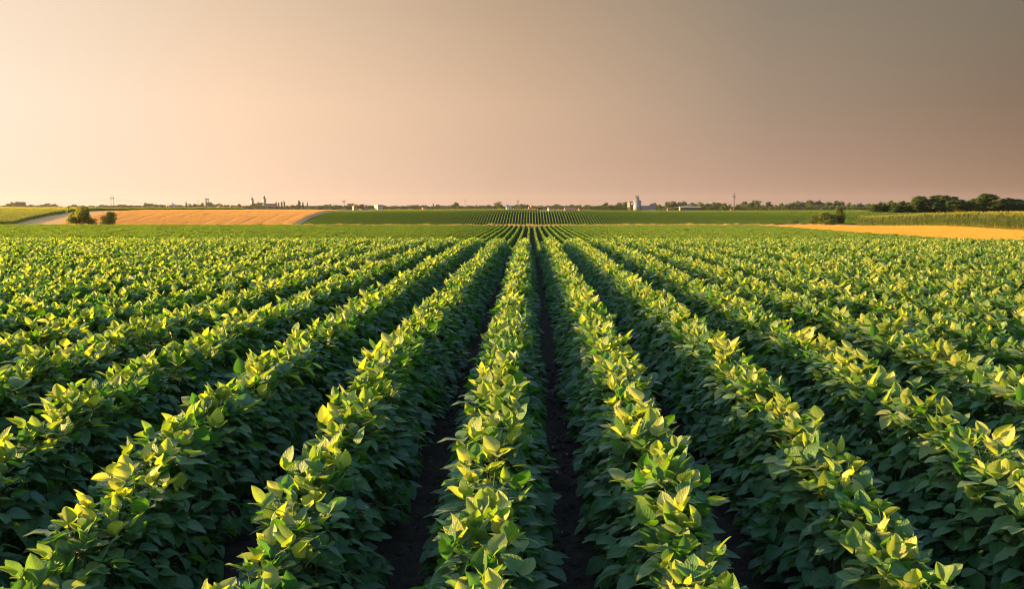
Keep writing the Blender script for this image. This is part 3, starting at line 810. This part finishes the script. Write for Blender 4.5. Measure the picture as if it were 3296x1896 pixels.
# trees of the dark hedge on the right: (pixel x, top y, pixel width, metres away)
HG = [(2826,662,30,268,0),(2850,670,26,272,1),(2868,664,24,276,2),(2891,649,34,270,3),(2905,645,12,274,4),(2926,650,30,278,5),(2951,636,28,272,0),(2978,630,40,268,1),(3018,627,42,273,2),(3058,628,44,270,3),(3072,644,34,266,4),(3097,641,32,276,5),
      (3125,641,30,270,0),(3151,638,30,278,1),(3179,622,50,268,2),(3214,641,30,274,3),(3236,636,38,270,4),(3262,643,28,276,5),(3286,640,34,270,1),(3316,634,40,274,0)]
look = ['squat bushy', 'low rounded', 'low spreading', 'leaning bushy', 'thin spiky', 'upright shaggy', 'broad-topped', 'tall dense', 'tall broad', 'wide flat-topped', 'yellowish low', 'ragged', 'loose', 'grey-green', 'tallest plumed', 'narrow', 'rounded', 'small dark', 'ragged edge', 'broad']
for i, (x, top, w, D, k) in enumerate(HG):
    p = at(x, top, D); zb = Hs(p.x, D) - 0.1
    place_tree('hedge_tree', HEDGE[k], p.x, D, zb, p.z - zb, w * D / FPX * 2.3, '%s dark green tree, %s from the left in the hedge behind the right maize' % (look[i], ordinal(i + 1)), 'tree', 'trees of the dark hedge on the right')

P_, R_, S_, I_ = [], [], [], []
for x in np.arange(2815, 3345, 7.0):
    for D in (267, 273, 279):
        p = at(x + rng.uniform(-4, 4), 663 - 8 * rng.random() - (11 if x > 2935 else 0), D + rng.uniform(-2, 2)); zb = Hs(p.x, D) - .1
        w = rng.uniform(2.6, 4.2) / HEDGE[0][2]
        P_.append((p.x, p.y, zb)); R_.append((0, 0, rng.uniform(0, 6.28))); S_.append((w, w, p.z - zb)); I_.append(rng.integers(0, 6))
scatter('undergrowth', P_, R_, S_, I_, [h_[0] for h_ in HEDGE], 'dark scrubby undergrowth filling the hedge behind the right maize', 'undergrowth')

def bush(name, seed, x, y, w, h, n, size, label, cat='bush', lobes=None, group=None, mat='bush'):
    r = np.random.default_rng(seed); L = []
    for k in range(11):
        a = r.uniform(0, 2*PI); e = r.random(); rr = r.uniform(.15, .36) * (1.05 - .5 * e)
        L.append((rr * math.cos(a) * w, rr * math.sin(a) * w * .8, h * (.14 + .70 * e), w * r.uniform(.15, .24), w * r.uniform(.15, .24), h * r.uniform(.16, .24)))
    L.append((0, 0, h * .4, w * .34, w * .3, h * .36))
    for k in range(16):
        a = r.uniform(0, 2*PI); L.append((.42 * w * math.cos(a) * r.uniform(.5, 1.1), .36 * w * math.sin(a) * r.uniform(.4, 1), h * r.uniform(.3, .95), w * .035, w * .035, h * .09))
    t = empty(name, (x, y, Hs(x, y)), 0); tag(t, label, cat, group)
    obj('foliage', leaf_cloud(seed, L, n, size, M[mat], 'bush_foliage'), t)
    b = MB()
    for l in L[:9]: b.tube([(r.normal(0, .1), r.normal(0, .1), -.1), (l[0] * .4, l[1] * .4, l[2] * .5), (l[0], l[1], l[2])], [.05, .035, .012], 5)
    b.build('stem', M['bark'], t, True)
    return t
def px2x(px, Y): return at(px, 700, Y).x
bush('roadside_bush', 11, px2x(254, 229), 229, 7.4, 4.75, 9000, .15, 'large spreading yellow-green bush at the left, beside a smaller one')
bush('roadside_bush', 12, px2x(350, 229), 229, 4.4, 3.4, 3800, .12, 'smaller rounded dark green bush right of the large yellow-green bush')
bush('roadside_bush', 13, px2x(2560, 232), 232, 2.3, 1.5, 700, .10, 'small dark shrub in the dry grass left of the larger right shrubs', mat='scrub')
bush('roadside_bush', 14, px2x(2655, 232), 232, 7.6, 3.2, 4000, .15, 'wide sprawling shrub in the dry grass left of the upright yellowish shrub', mat='scrub')
bush('roadside_bush', 15, px2x(2703, 233), 233, 3.0, 4.6, 2600, .13, 'upright yellowish shrub standing above the dry grass on the right', mat='scrub')
bush('roadside_bush', 16, px2x(2441, 231), 231, 1.0, 1.1, 260, .09, 'lone little yellow-green shrub at the tip of the right stubble strip')
bush('roadside_bush', 17, px2x(2620, 234), 234, 2.6, 1.3, 600, .11, 'low shrub between the small dark shrub and the sprawling one', mat='scrub')
for i, (x, w, h, lab) in enumerate([(310, .5, .9, 'tiny weed on the stubble between the two left bushes'), (831, .6, .8, 'dark weed at the foot of the golden slope, left of a pair'), (841, .6, .8, 'dark weed at the foot of the golden slope, right of a pair'),
        (902, .8, .6, 'low yellowish weed near the foot of the golden slope'), (698, .8, .5, 'low brownish weed at the edge of the golden slope')]):
    bush('field_weed', 30 + i, px2x(x, 229), 229, w, h, 120, .07, lab, 'weed')

# ------------------------------------------------------------------ far buildings
M['plaster'] = plain_mat('pale_plaster', (0.48, 0.41, 0.31), 0.9, 0.5, 0.12)
M['plaster_w'] = plain_mat('white_plaster', (0.26, 0.24, 0.215), 0.9, 0.5, 0.1)
M['pink'] = plain_mat('pink_plaster', (0.30, 0.20, 0.15), 0.9, 0.5, 0.12)
M['roof'] = plain_mat('roof_tile', (0.20, 0.10, 0.07), 0.85, 2, 0.25)
M['roof_g'] = plain_mat('grey_roof', (0.22, 0.23, 0.25), 0.6, 2, 0.2)
M['copper'] = plain_mat('dark_spire', (0.10, 0.085, 0.075), 0.6, 2, 0.25)
M['gold'] = plain_mat('gilding', (0.85, 0.62, 0.25), 0.3, 2, 0.1, metal=1.0)
M['glass'] = plain_mat('dark_window', (0.05, 0.05, 0.055), 0.25, 2, 0.2, spec=0.5)
M['red'] = plain_mat('red_paint', (0.55, 0.10, 0.05), 0.7, 1, 0.15)
M['steel'] = plain_mat('galvanised_steel', (0.24, 0.22, 0.20), 0.42, 0.8, 0.08, metal=0.35, stretch=(1, 1, .2))
M['steel_d'] = plain_mat('dull_steel', (0.20, 0.20, 0.21), 0.55, 1, 0.2, metal=0.3)
M['sheet'] = plain_mat('grey_sheet', (0.19, 0.175, 0.175), 0.6, 0.5, 0.1)
M['concrete'] = plain_mat('concrete', (0.14, 0.125, 0.11), 0.9, 1, 0.2)
M['wood_d'] = plain_mat('dark_timber', (0.10, 0.08, 0.06), 0.85, 2, 0.3)
def spot(px, D):
    p = at(px, 670, D); return Vector((p.x, D, Hs(p.x, D)))
def ztop(px, py, D): return at(px, py, D).z - Hs(at(px, py, D).x, D)
def mpp(D): return D / FPX

def windows(parent, xs_, z0, z1, y, w=1.0):
    for x in xs_:
        MB().box(x - w/2, x + w/2, y - 0.08, y + 0.05, z0, z1).build('window', M['glass'], parent)

def church(px, D, tw, top, eave, label, gilt, nave=None):
    b = spot(px, D); t = empty('church', b, math.radians(38)); tag(t, label, 'church')
    zt = ztop(px, top, D); ze = ztop(px, eave, D); w = tw * mpp(D) / 2 * .85
    MB().box(-w, w, -w, w, -1, ze).build('tower_wall', M['plaster'], t)
    MB().box(-w*1.15, w*1.15, -w*1.15, w*1.15, ze, ze + .7).build('cornice', M['plaster'], t)
    sh = zt - ze - .7
    if gilt:
        prof = [(w*1.15, ze+.7), (w*.95, ze+.7+sh*.12), (w*.55, ze+.7+sh*.22), (w*.62, ze+.7+sh*.24), (w*.62, ze+.7+sh*.40), (w*.75, ze+.7+sh*.46), (w*.4, ze+.7+sh*.58), (w*.12, ze+.7+sh*.80), (.06, zt)]
    else:
        prof = [(w*1.25, ze+.7), (w*1.2, ze+.7+sh*.10), (w*.75, ze+.7+sh*.28), (w*.35, ze+.7+sh*.42), (w*.2, ze+.7+sh*.6), (.06, zt)]
    MB().lathe(prof, 8, rot=PI/8).build('spire', M['copper'], t)
    c = MB(); c.box(-.12, .12, -.12, .12, zt - .2, zt + 2.4); c.box(-.8, .8, -.11, .11, zt + 1.3, zt + 1.6); c.lathe([(.05, zt-.3), (.55, zt), (.6, zt+.3), (.05, zt+.7)], 8)
    c.build('cross', M['gold'] if gilt else M['copper'], t)
    for s in (-1, 1):
        MB().box(w - .05, w + .06, -w*.3, w*.3, ze*.72, ze*.9).build('window', M['glass'], t) if s > 0 else MB().box(-w - .06, -w + .05, -w*.3, w*.3, ze*.72, ze*.9).build('window', M['glass'], t)
    MB().box(-w*.3, w*.3, -w - .06, -w + .05, ze*.72, ze*.9).build('window', M['glass'], t)
    if nave:
        x1, zr = nave; ln_ = x1 * mpp(D); zr = ztop(px, zr, D)
        MB().box(w, ln_, -5.5, 5.5, -1, zr - 4.2).build('nave_wall', M['plaster'], t)
        MB().gable(w + .2, ln_, -5.5, 5.5, zr - 4.2, zr, .4).build('roof', M['roof'], t)
        for k in range(4): MB().box(w + ln_*.15 + k*ln_*.2 - .7, w + ln_*.15 + k*ln_*.2 + .7, -5.58, -5.45, 2.5, zr - 5.2).build('window', M['glass'], t)
    return t
church(812, 1950, 9.5, 627, 645, 'pale church tower with a slim tapering spire, left of its twin', False, (16, 655))
church(851, 1900, 11.5, 627, 641, 'pale church with a dark lantern spire topped by a gleaming gold cross', True, (34, 655))

def house(name, px0, px1, top, D, label, wall='plaster_w', roof='roof', rz=0.0, hip=.4, along='x', cat='house', nwin=3):
    b = spot((px0 + px1) / 2, D); t = empty(name, b, rz); tag(t, label, cat)
    w = (px1 - px0) * mpp(D) / 2; zt = ztop((px0 + px1) / 2, top, D); ze = zt - max(.8, hip * 2 * w if along == 'y' else min(3.0, hip * 9)); dpt = min(4.5, w * 1.3)
    MB().box(-w, w, -dpt, dpt, -1, ze).build('wall', M[wall], t)
    MB().gable(-w, w, -dpt, dpt, ze, zt, .35, along).build('roof', M[roof], t)
    windows(t, np.linspace(-w*.65, w*.65, nwin), max(.8, ze - 2.2), ze - .8, -dpt, min(1.1, w*.3))
    return t
house('village_house', 700, 716, 660, 1600, 'white house half hidden in the trees left of the church', rz=.5, along='y')
house('village_house', 737, 751, 661, 1600, 'small white gabled house next to the slim church spire', rz=.5, along='y')
house('village_house', 775, 806, 661, 1800, 'long low cream building at the foot of the slim church spire', 'plaster', rz=-.35)
house('village_house', 1136, 1148, 660, 1350, 'narrow pink house among trees right of the two-pole pylon', 'pink', rz=.5, along='y')
house('village_house', 1160, 1180, 659, 1400, 'brown-roofed house among trees left of the flat-roofed block', 'pink', rz=-.3)
house('village_house', 1360, 1372, 666, 1300, 'tiny pale house low in the middle of the skyline', rz=.5)
house('village_house', 1630, 1645, 663, 1250, 'white shed with grey roof right of the lone round tree', roof='roof_g', rz=.2)
house('village_house', 1764, 1772, 665, 1200, 'small cream house right of the red shed', 'plaster', rz=.5)
house('village_house', 1817, 1852, 667, 1250, 'long low pink building in the middle of the skyline', 'pink', rz=.15)
house('village_house', 1863, 1870, 668, 1150, 'tiny white hut between the long pink building and the silo', rz=.5)
house('village_house', 1920, 1932, 663, 1200, 'small brown-roofed house well left of the silo', 'pink', rz=.4)
house('farmhouse', 2758, 2788, 661, 1130, 'grey-roofed farmhouse among trees left of the dark hedge', roof='roof_g', rz=.15, wall='plaster_w')
house('field_hut', 2148, 2153, 668, 850, 'tiny cream hut just right of the silo shed', rz=.5)
house('field_hut', 2351, 2359, 671, 850, 'tiny pale hut left of the tall right pylon', rz=.5)
for px, c, l in ((1656, 'plaster', 'tiny cream hut under the trees left of the red shed'), (1668, 'pink', 'tiny orange hut beside the pylon left of the red shed'), (1695, 'plaster_w', 'small bright white hut just left of the red shed')):
    house('field_hut', px - 3.5, px + 3.5, 669.5, 1100, l, c, rz=.6, nwin=1)

# hall with a conical roof
b = spot(556, 1900); t = empty('conical_hall', b); tag(t, 'cream round hall with a wide conical grey roof among trees', 'hall')
w = 19 * mpp(1900); zt = ztop(556, 655, 1900); MB().lathe([(w, -1), (w, zt - 4)], 16).build('wall', M['plaster'], t)
MB().lathe([(w*1.05, zt - 4), (w*.15, zt - .6), (.2, zt - .4)], 16).build('roof', M['roof_g'], t)
MB().lathe([(.9, zt - .6), (.9, zt + 1.2), (.1, zt + 2)], 8).build('cupola', M['concrete'], t)
# banded mast, chimney and water tower
def mast(px, top, D, r0, label, cols, name='mast'):
    b = spot(px, D); t = empty(name, b); tag(t, label, 'mast'); zt = ztop(px, top, D); n = len(cols)
    for k, c in enumerate(cols):
        z0 = -1 if k == 0 else zt * k / n; z1 = zt * (k + 1) / n
        MB().lathe([(r0 * (1 - .5*k/n), z0), (r0 * (1 - .5*(k+1)/n), z1)], 8).build('band', M[c], t)
    m_ = MB()
    for k in range(3): m_.box(-r0*1.8, r0*1.8, -r0*.9, r0*.9, zt*(.80 + .07*k), zt*(.80 + .07*k) + .25)
    m_.build('antenna', M['steel_d'], t)
mast(638, 641, 1700, .55, 'red and white banded mast left of the tall chimney', ['plaster_w', 'red', 'plaster_w', 'red', 'plaster_w', 'red'])
mast(1497, 641, 1300, .42, 'thin lone dark mast standing on the middle of the skyline', ['wood_d', 'concrete', 'wood_d', 'concrete', 'wood_d'])
b = spot(662, 1700); t = empty('chimney', b); tag(t, 'tall slim pale chimney beside the open frame tower', 'chimney'); zt = ztop(662, 638, 1700)
MB().lathe([(.9, -1), (.62, zt)], 10).build('shaft', M['plaster'], t); MB().lathe([(.8, zt), (.8, zt + .5)], 10).build('rim', M['concrete'], t)
b = spot(668, 1700); t = empty('frame_tower', b); tag(t, 'dark open frame tower with decks, just right of the chimney', 'tower'); zt = ztop(668, 640, 1700)
for sx_ in (-1, 1):
    for sy_ in (-1, 1): MB().box(sx_*1.5 - .2, sx_*1.5 + .2, sy_*1.5 - .2, sy_*1.5 + .2, -1, zt).build('post', M['concrete'], t)
for k, (a, h_) in enumerate(((.62, 1.0), (.80, .9), (.94, 1.6))): MB().box(-2.3, 2.3, -2.3, 2.3, zt*a, zt*a + h_).build('deck', M['steel_d'], t)
# flat-roofed block
b = spot(1219, 1350); t = empty('apartment_block', b, math.radians(40)); tag(t, 'pale flat-roofed block lit on one side right of the brown-roofed house', 'building'); zt = ztop(1219, 659, 1350); w = 4.2
MB().box(-w, w, -w, w, -1, zt - .4).build('wall', M['plaster'], t); MB().box(-w - .3, w + .3, -w - .3, w + .3, zt - .4, zt).build('roof', M['roof_g'], t)
for k in range(2): windows(t, (-2.4, 0, 2.4), 2.2 + 3*k, 3.6 + 3*k, -w, 1.1)
# red sheds
b = spot(1715, 1150); t = empty('red_shed', b, .25); tag(t, 'low red and orange shed with pale roof edge on the middle skyline', 'shed'); zt = ztop(1715, 662, 1150)
MB().box(-2.7, 2.7, -3, 3, -1, zt - .7).build('wall', M['red'], t); MB().box(-3.0, 3.0, -3.3, 3.3, zt - .7, zt).build('roof', M['pink'], t)
MB().box(-.9, .9, -3.08, -2.98, 0, 2.4).build('door', M['plaster'], t); MB().box(-5.2, -2.7, -2.2, 2.2, -1, zt - 1.6).build('annex', M['pink'], t)

# grain silo group
D = 900; k = mpp(D)
b = spot(2050.5, D); t = empty('grain_silo', b); tag(t, 'round galvanised grain silo with conical roof and dark machinery on top', 'silo')
zs = ztop(2050, 646.5, D); zr = ztop(2050, 641, D); rs = 13.2 * k
bd = MB().lathe([(rs, -1), (rs, zs)], 40).build('body', M['steel'], t, True)
rg = MB()
for q in range(9): rg.lathe([(rs + .03, .5 + q*zs/9), (rs + .05, .58 + q*zs/9), (rs + .03, .66 + q*zs/9)], 40)
rg.build('rib', M['steel'], bd)
MB().lathe([(rs*1.05, zs), (rs*.35, zr), (rs*.30, zr + .15)], 32).build('roof', M['steel_d'], t)
hd = MB(); h0 = zr + .1; h1 = ztop(2050, 629, D)
hd.lathe([(1.25, h0), (1.15, h0 + (h1-h0)*.45), (.75, h0 + (h1-h0)*.5), (.75, h1 - .6)], 10, cx=.5)
for a, s in ((-1.9, 1), (1.6, 1), (-.7, 1), (.5, 1)):
    hd.tube([(0.3, 0, h1 - 2.2), (a, 0, h1 - .3), (a * 1.05, 0, h1 + .25)], [.28, .32, .25], 6)
hd.box(-1.7, 1.7, -1.2, 1.2, h1 - 1.1, h1 - .85)
hd.build('elevator_head', M['steel_d'], t)
MB().box(-1.5, -.1, -1.4, -.6, h0 + .3, h0 + 1.3).build('hatch', M['plaster_w'], t)
MB().tube([(-1.8, -.8, h0), (-1.8, -.8, h1 - .4)], .09, 5).build('ladder', M['steel_d'], t)
b = spot(2024.5, D); t = empty('loading_tower', b, math.radians(-28)); tag(t, 'small pale square hopper tower on legs left of the silo', 'hopper tower')
zt = ztop(2024, 648.5, D); zb_ = ztop(2024, 667, D); w = 1.25
for sx_ in (-1, 1):
    for sy_ in (-1, 1): MB().box(sx_*1.05 - .14, sx_*1.05 + .14, sy_*1.05 - .14, sy_*1.05 + .14, -1, zb_).build('leg', M['concrete'], t)
MB().box(-w, w, -w, w, zb_, zt - .9).build('bin', M['plaster_w'], t); MB().box(-w*.6, w*.6, -w*.9, w*.9, zt - .9, zt).build('roof', M['plaster_w'], t)
b = spot(2036, D); t = empty('conveyor_bridge', b); tag(t, 'thin sloping conveyor bridge joining the hopper tower to the silo', 'conveyor')
zc = ztop(2036, 650, D); MB().box(-2.6, 1.6, -.35, .35, zc - .45, zc + .35).build('gallery', M['pink'], t); MB().box(-2.6, 1.6, -.42, .42, zc + .35, zc + .5).build('roof', M['sheet'], t)
b = spot(2087, D); t = empty('warehouse', b); tag(t, 'long low grey sheet-metal warehouse beside the silo with a taller end block', 'warehouse')
zl = ztop(2080, 663, D); zh = ztop(2100, 657, D)
x0, x1, x2 = (2066 - 2087) * k, (2094 - 2087) * k, (2109 - 2087) * k
MB().box(x0, x1, -3.5, 3.5, -1, zl).build('wall', M['sheet'], t); MB().gable(x0, x1, -3.5, 3.5, zl, zl + .35, .15).build('roof', M['sheet'], t)
MB().box(x1, x2, -3.8, 3.8, -1, zh).build('end_block', M['sheet'], t)
MB().box(x1 - 1.0, x1, -1, 1, zl + .1, zl + 1.5).build('vent_box', M['pink'], t)
b = spot(2220, 850); t = empty('barn', b); tag(t, 'long low barn with a blue-grey roof in front of dark trees', 'barn'); D2 = 850
w = 32 * mpp(D2); zt = ztop(2220, 663.5, D2)
MB().box(-w, w, -4, 4, -1, zt - 1.1).build('wall', M['wood_d'], t); MB().gable(-w, w, -4, 4, zt - 1.1, zt, .4).build('roof', M['sheet'], t)
MB().box(-w - .15, -w + .02, -2.5, 2.5, 0, zt - 1.3).build('door', M['plaster'], t)
for q in range(7): MB().box(-w + 1.5 + q*w/3.6 - .15, -w + 1.5 + q*w/3.6 + .15, -4.12, -3.98, -1, zt - 1.15).build('post', M['sheet'], t)

# two-pole pylons and their cables
PYL = [(362, 627, 920, 8.0, 'two-legged power pylon standing at the left above the golden slope'), (1107, 641, 1150, 5.0, 'thin two-pole power pylon right of the church and poplars'),
       (1667, 641, 1150, 2.2, 'dark slim power pylon just right of the big lone round tree'), (2362, 620, 700, 2.4, 'tall slim power pylon above the dark trees right of the barn')]
heads = []
for px, top, D, sep, lab in PYL:
    b = spot(px, D); t = empty('power_pylon', b, 0); tag(t, lab, 'pylon', 'power pylons'); zt = ztop(px, top, D); s = sep * mpp(D) / 2
    for sg in (-1, 1): MB().lathe([(.20, -1), (.13, zt)], 8, cx=sg * s).build('pole', M['concrete'], t)
    za = zt * .84
    MB().box(-s - .9, s + .9, -.16, .16, za - .16, za + .16).build('crossarm', M['steel_d'], t)
    br = MB(); br.tube([(-s, 0, za - 1.6), (0, 0, za)], .09, 5); br.tube([(s, 0, za - 1.6), (0, 0, za)], .09, 5); br.build('brace', M['steel_d'], t)
    for q in (-1, 0, 1): MB().lathe([(.10, za - 1.1), (.16, za - .9), (.10, za - .5), (.06, za - .16)], 6, cx=q * (s + .6)).build('insulator', M['wood_d'], t)
    heads.append((b + Vector((0, 0, za - 1.1)), s))
def cable(p, q, sag, label):
    pts = []
    for i in range(25):
        f = i / 24; v = p.lerp(q, f); v.z -= sag * 4 * f * (1 - f); pts.append(v - p)
    m_ = MB(); m_.tube([tuple(v) for v in pts], .045, 5); o = m_.build('power_cable', M['steel_d']); o.location = p
    tag(o, label, 'cable', 'cables slung between the power pylons')
lefte = at(-160, 655, 760)
cable(lefte, heads[0][0], 3.5, 'faint power cable running left from the leftmost pylon out of the picture')
cable(heads[0][0], heads[1][0], 9, 'faint sagging power cable between the leftmost pylon and the church pylon')
cable(heads[1][0], heads[2][0], 6, 'faint power cable between the church pylon and the lone-tree pylon')
cable(heads[2][0], heads[3][0], 11, 'faint long power cable above the silo, left of the tall right pylon')
cable(heads[3][0], at(3420, 655, 640), 5, 'faint power cable running right from the tall right pylon over the trees')

# two tiny birds
for px, py, D, lab in ((2469, 294, 190, 'tiny dark bird flying high in the upper right sky'), (1988, 438, 170, 'tiny dark bird flying lower in the sky right of centre')):
    p = at(px, py, D); t = empty('flying_bird', p, rng.uniform(0, 3)); tag(t, lab, 'bird', 'birds in the sky')
    r_ = MB(); r_.lathe([(.005, -.16), (.035, -.08), (.045, .0), (.03, .09), (.035, .12), (.004, .17)], 8)
    v = np.array(r_.v)[:, [2, 0, 1]]; bd_ = mesh_from('bird_body', v, r_.f, M['wood_d'], True); ob = obj('body', bd_, t)
    for sg in (-1, 1):
        wv = [(-.05, 0, .0), (.07, 0, .0), (.06, sg*.14, .05), (-.05, sg*.14, .05), (.0, sg*.27, .03), (-.05, sg*.26, .03)]
        V_ = wv + [(a, b_, c - .008) for a, b_, c in wv]
        obj('wing', mesh_from('bird_wing', np.array(V_), [(0,1,2,3),(3,2,4,5),(9,8,7,6),(11,10,8,9),(1,0,6,7),(2,1,7,8),(4,2,8,10),(5,4,10,11),(3,5,11,9),(0,3,9,6)], M['wood_d']), t)

# ------------------------------------------------------------------ light, sky, air
SUN_EL, SUN_AZ = 8.0, -89.5            # degrees; azimuth from the row direction (+Y) towards +X
EXPO = 2.3
sd = bpy.data.lights.new('sun', 'SUN'); sd.energy = 5.0; sd.angle = math.radians(0.6); sd.color = (1.0, 0.625, 0.21)
so = bpy.data.objects.new('sun', sd); C.objects.link(so)
ae, aa = math.radians(SUN_EL), math.radians(SUN_AZ)
to_sun = Vector((math.cos(ae) * math.sin(aa), math.cos(ae) * math.cos(aa), math.sin(ae)))
so.rotation_euler = (-to_sun).to_track_quat('-Z', 'Y').to_euler(); so.location = to_sun * 50 + Vector((0, 0, 20))

W = bpy.data.worlds.new('World'); scene.world = W; W.use_nodes = True
nt = W.node_tree; nt.nodes.clear()
wo = nt.nodes.new('ShaderNodeOutputWorld'); bg = nt.nodes.new('ShaderNodeBackground'); bg.inputs['Strength'].default_value = 0.1
sky = nt.nodes.new('ShaderNodeTexSky'); sky.sky_type = 'NISHITA'; sky.sun_disc = False
sky.sun_elevation = ae; sky.sun_rotation = aa % (2 * PI); sky.air_density = 1.0; sky.dust_density = 2.0; sky.ozone_density = 1.0; sky.altitude = 80
tc = nt.nodes.new('ShaderNodeTexCoord'); D_ = tc.outputs['Generated']
sep = nt.nodes.new('ShaderNodeSeparateXYZ'); link(nt, D_, sep.inputs[0])
# evening dust: colour by the bearing from the sun at three heights above the horizon
bear = math_n(nt, 'SUBTRACT', math_n(nt, 'ARCTAN2', sep.outputs[0], sep.outputs[1]), aa)
gam = math_n(nt, 'MULTIPLY', math_n(nt, 'ARCCOSINE', math_n(nt, 'COSINE', bear)), 1 / PI)
ww = 10.0 / (2 ** EXPO)
def band(cols):
    return ramp(nt, gam, [(p, tuple(c * 1.0 for c in srgb(*rgb))) for p, rgb in cols])
g_ = lambda px: (math.degrees(math.atan((px - 1707) / FPX)) - SUN_AZ) / 180
hor = band([(0.0, (255, 240, 205)), (g_(0), (255, 232, 204)), (g_(750), (255, 219, 188)), (g_(1648), (214, 178, 152)), (g_(2450), (186, 150, 128)), (g_(3250), (159, 125, 100)), (1.0, (130, 105, 90))])
midc = band([(0.0, (255, 245, 220)), (g_(0), (255, 235, 209)), (g_(750), (254, 218, 184)), (g_(1648), (214, 180, 150)), (g_(2450), (163, 141, 121)), (g_(3250), (134, 114, 95)), (1.0, (105, 95, 88))])
topc = band([(0.0, (250, 235, 215)), (g_(0), (247, 222, 196)), (g_(750), (228, 200, 170)), (g_(1648), (188, 161, 134)), (g_(2450), (142, 130, 113)), (g_(3250), (122, 114, 99)), (1.0, (95, 92, 90))])
el = sep.outputs[2]
f1 = math_n(nt, 'MULTIPLY', math_n(nt, 'SUBTRACT', el, 0.01), 1 / 0.085, True); f2 = math_n(nt, 'MULTIPLY', math_n(nt, 'SUBTRACT', el, 0.095), 1 / 0.105, True)
dust = mixc(nt, f2, mixc(nt, f1, hor, midc), topc)
dust = mixc(nt, 1.0, dust, (ww, ww, ww), 'MULTIPLY')
nt.nodes[-1].clamp_result = False
f3 = math_n(nt, 'MULTIPLY', math_n(nt, 'SUBTRACT', el, 0.21), 1 / 0.18, True)
skyc = mixc(nt, 1.0, sky.outputs[0], (1.05, 1.22, 1.42), 'MULTIPLY')
link(nt, mixc(nt, f3, dust, skyc), bg.inputs['Color']); link(nt, bg.outputs[0], wo.inputs['Surface'])

HAZE = 0.000055
if HAZE > 0:
    hm, hnt, hout = new_mat('haze_air')
    pv = hnt.nodes.new('ShaderNodeVolumePrincipled'); pv.inputs['Density'].default_value = HAZE; pv.inputs['Color'].default_value = (0.62, 0.55, 0.56, 1); pv.inputs['Anisotropy'].default_value = 0.35
    link(hnt, pv.outputs[0], hout.inputs['Volume'])
    hb = MB(); hb.box(-5200, 5200, -300, 6200, -6.4, 60)
    tag(hb.build('haze', hm), 'warm dusty evening haze lying over the fields and far village', 'haze', kind='stuff')

# ------------------------------------------------------------------ render settings
scene.view_settings.view_transform = 'Standard'; scene.view_settings.look = 'None'
scene.view_settings.exposure = EXPO; scene.view_settings.gamma = 1.0; scene.view_settings.use_curve_mapping = False
scene.render.engine = 'CYCLES'
cy = scene.cycles
cy.max_bounces = 6; cy.diffuse_bounces = 3; cy.glossy_bounces = 2; cy.transmission_bounces = 4; cy.volume_bounces = 0; cy.transparent_max_bounces = 4
cy.filter_width = 1.1; cy.use_denoising = True; cy.sample_clamp_indirect = 8.0
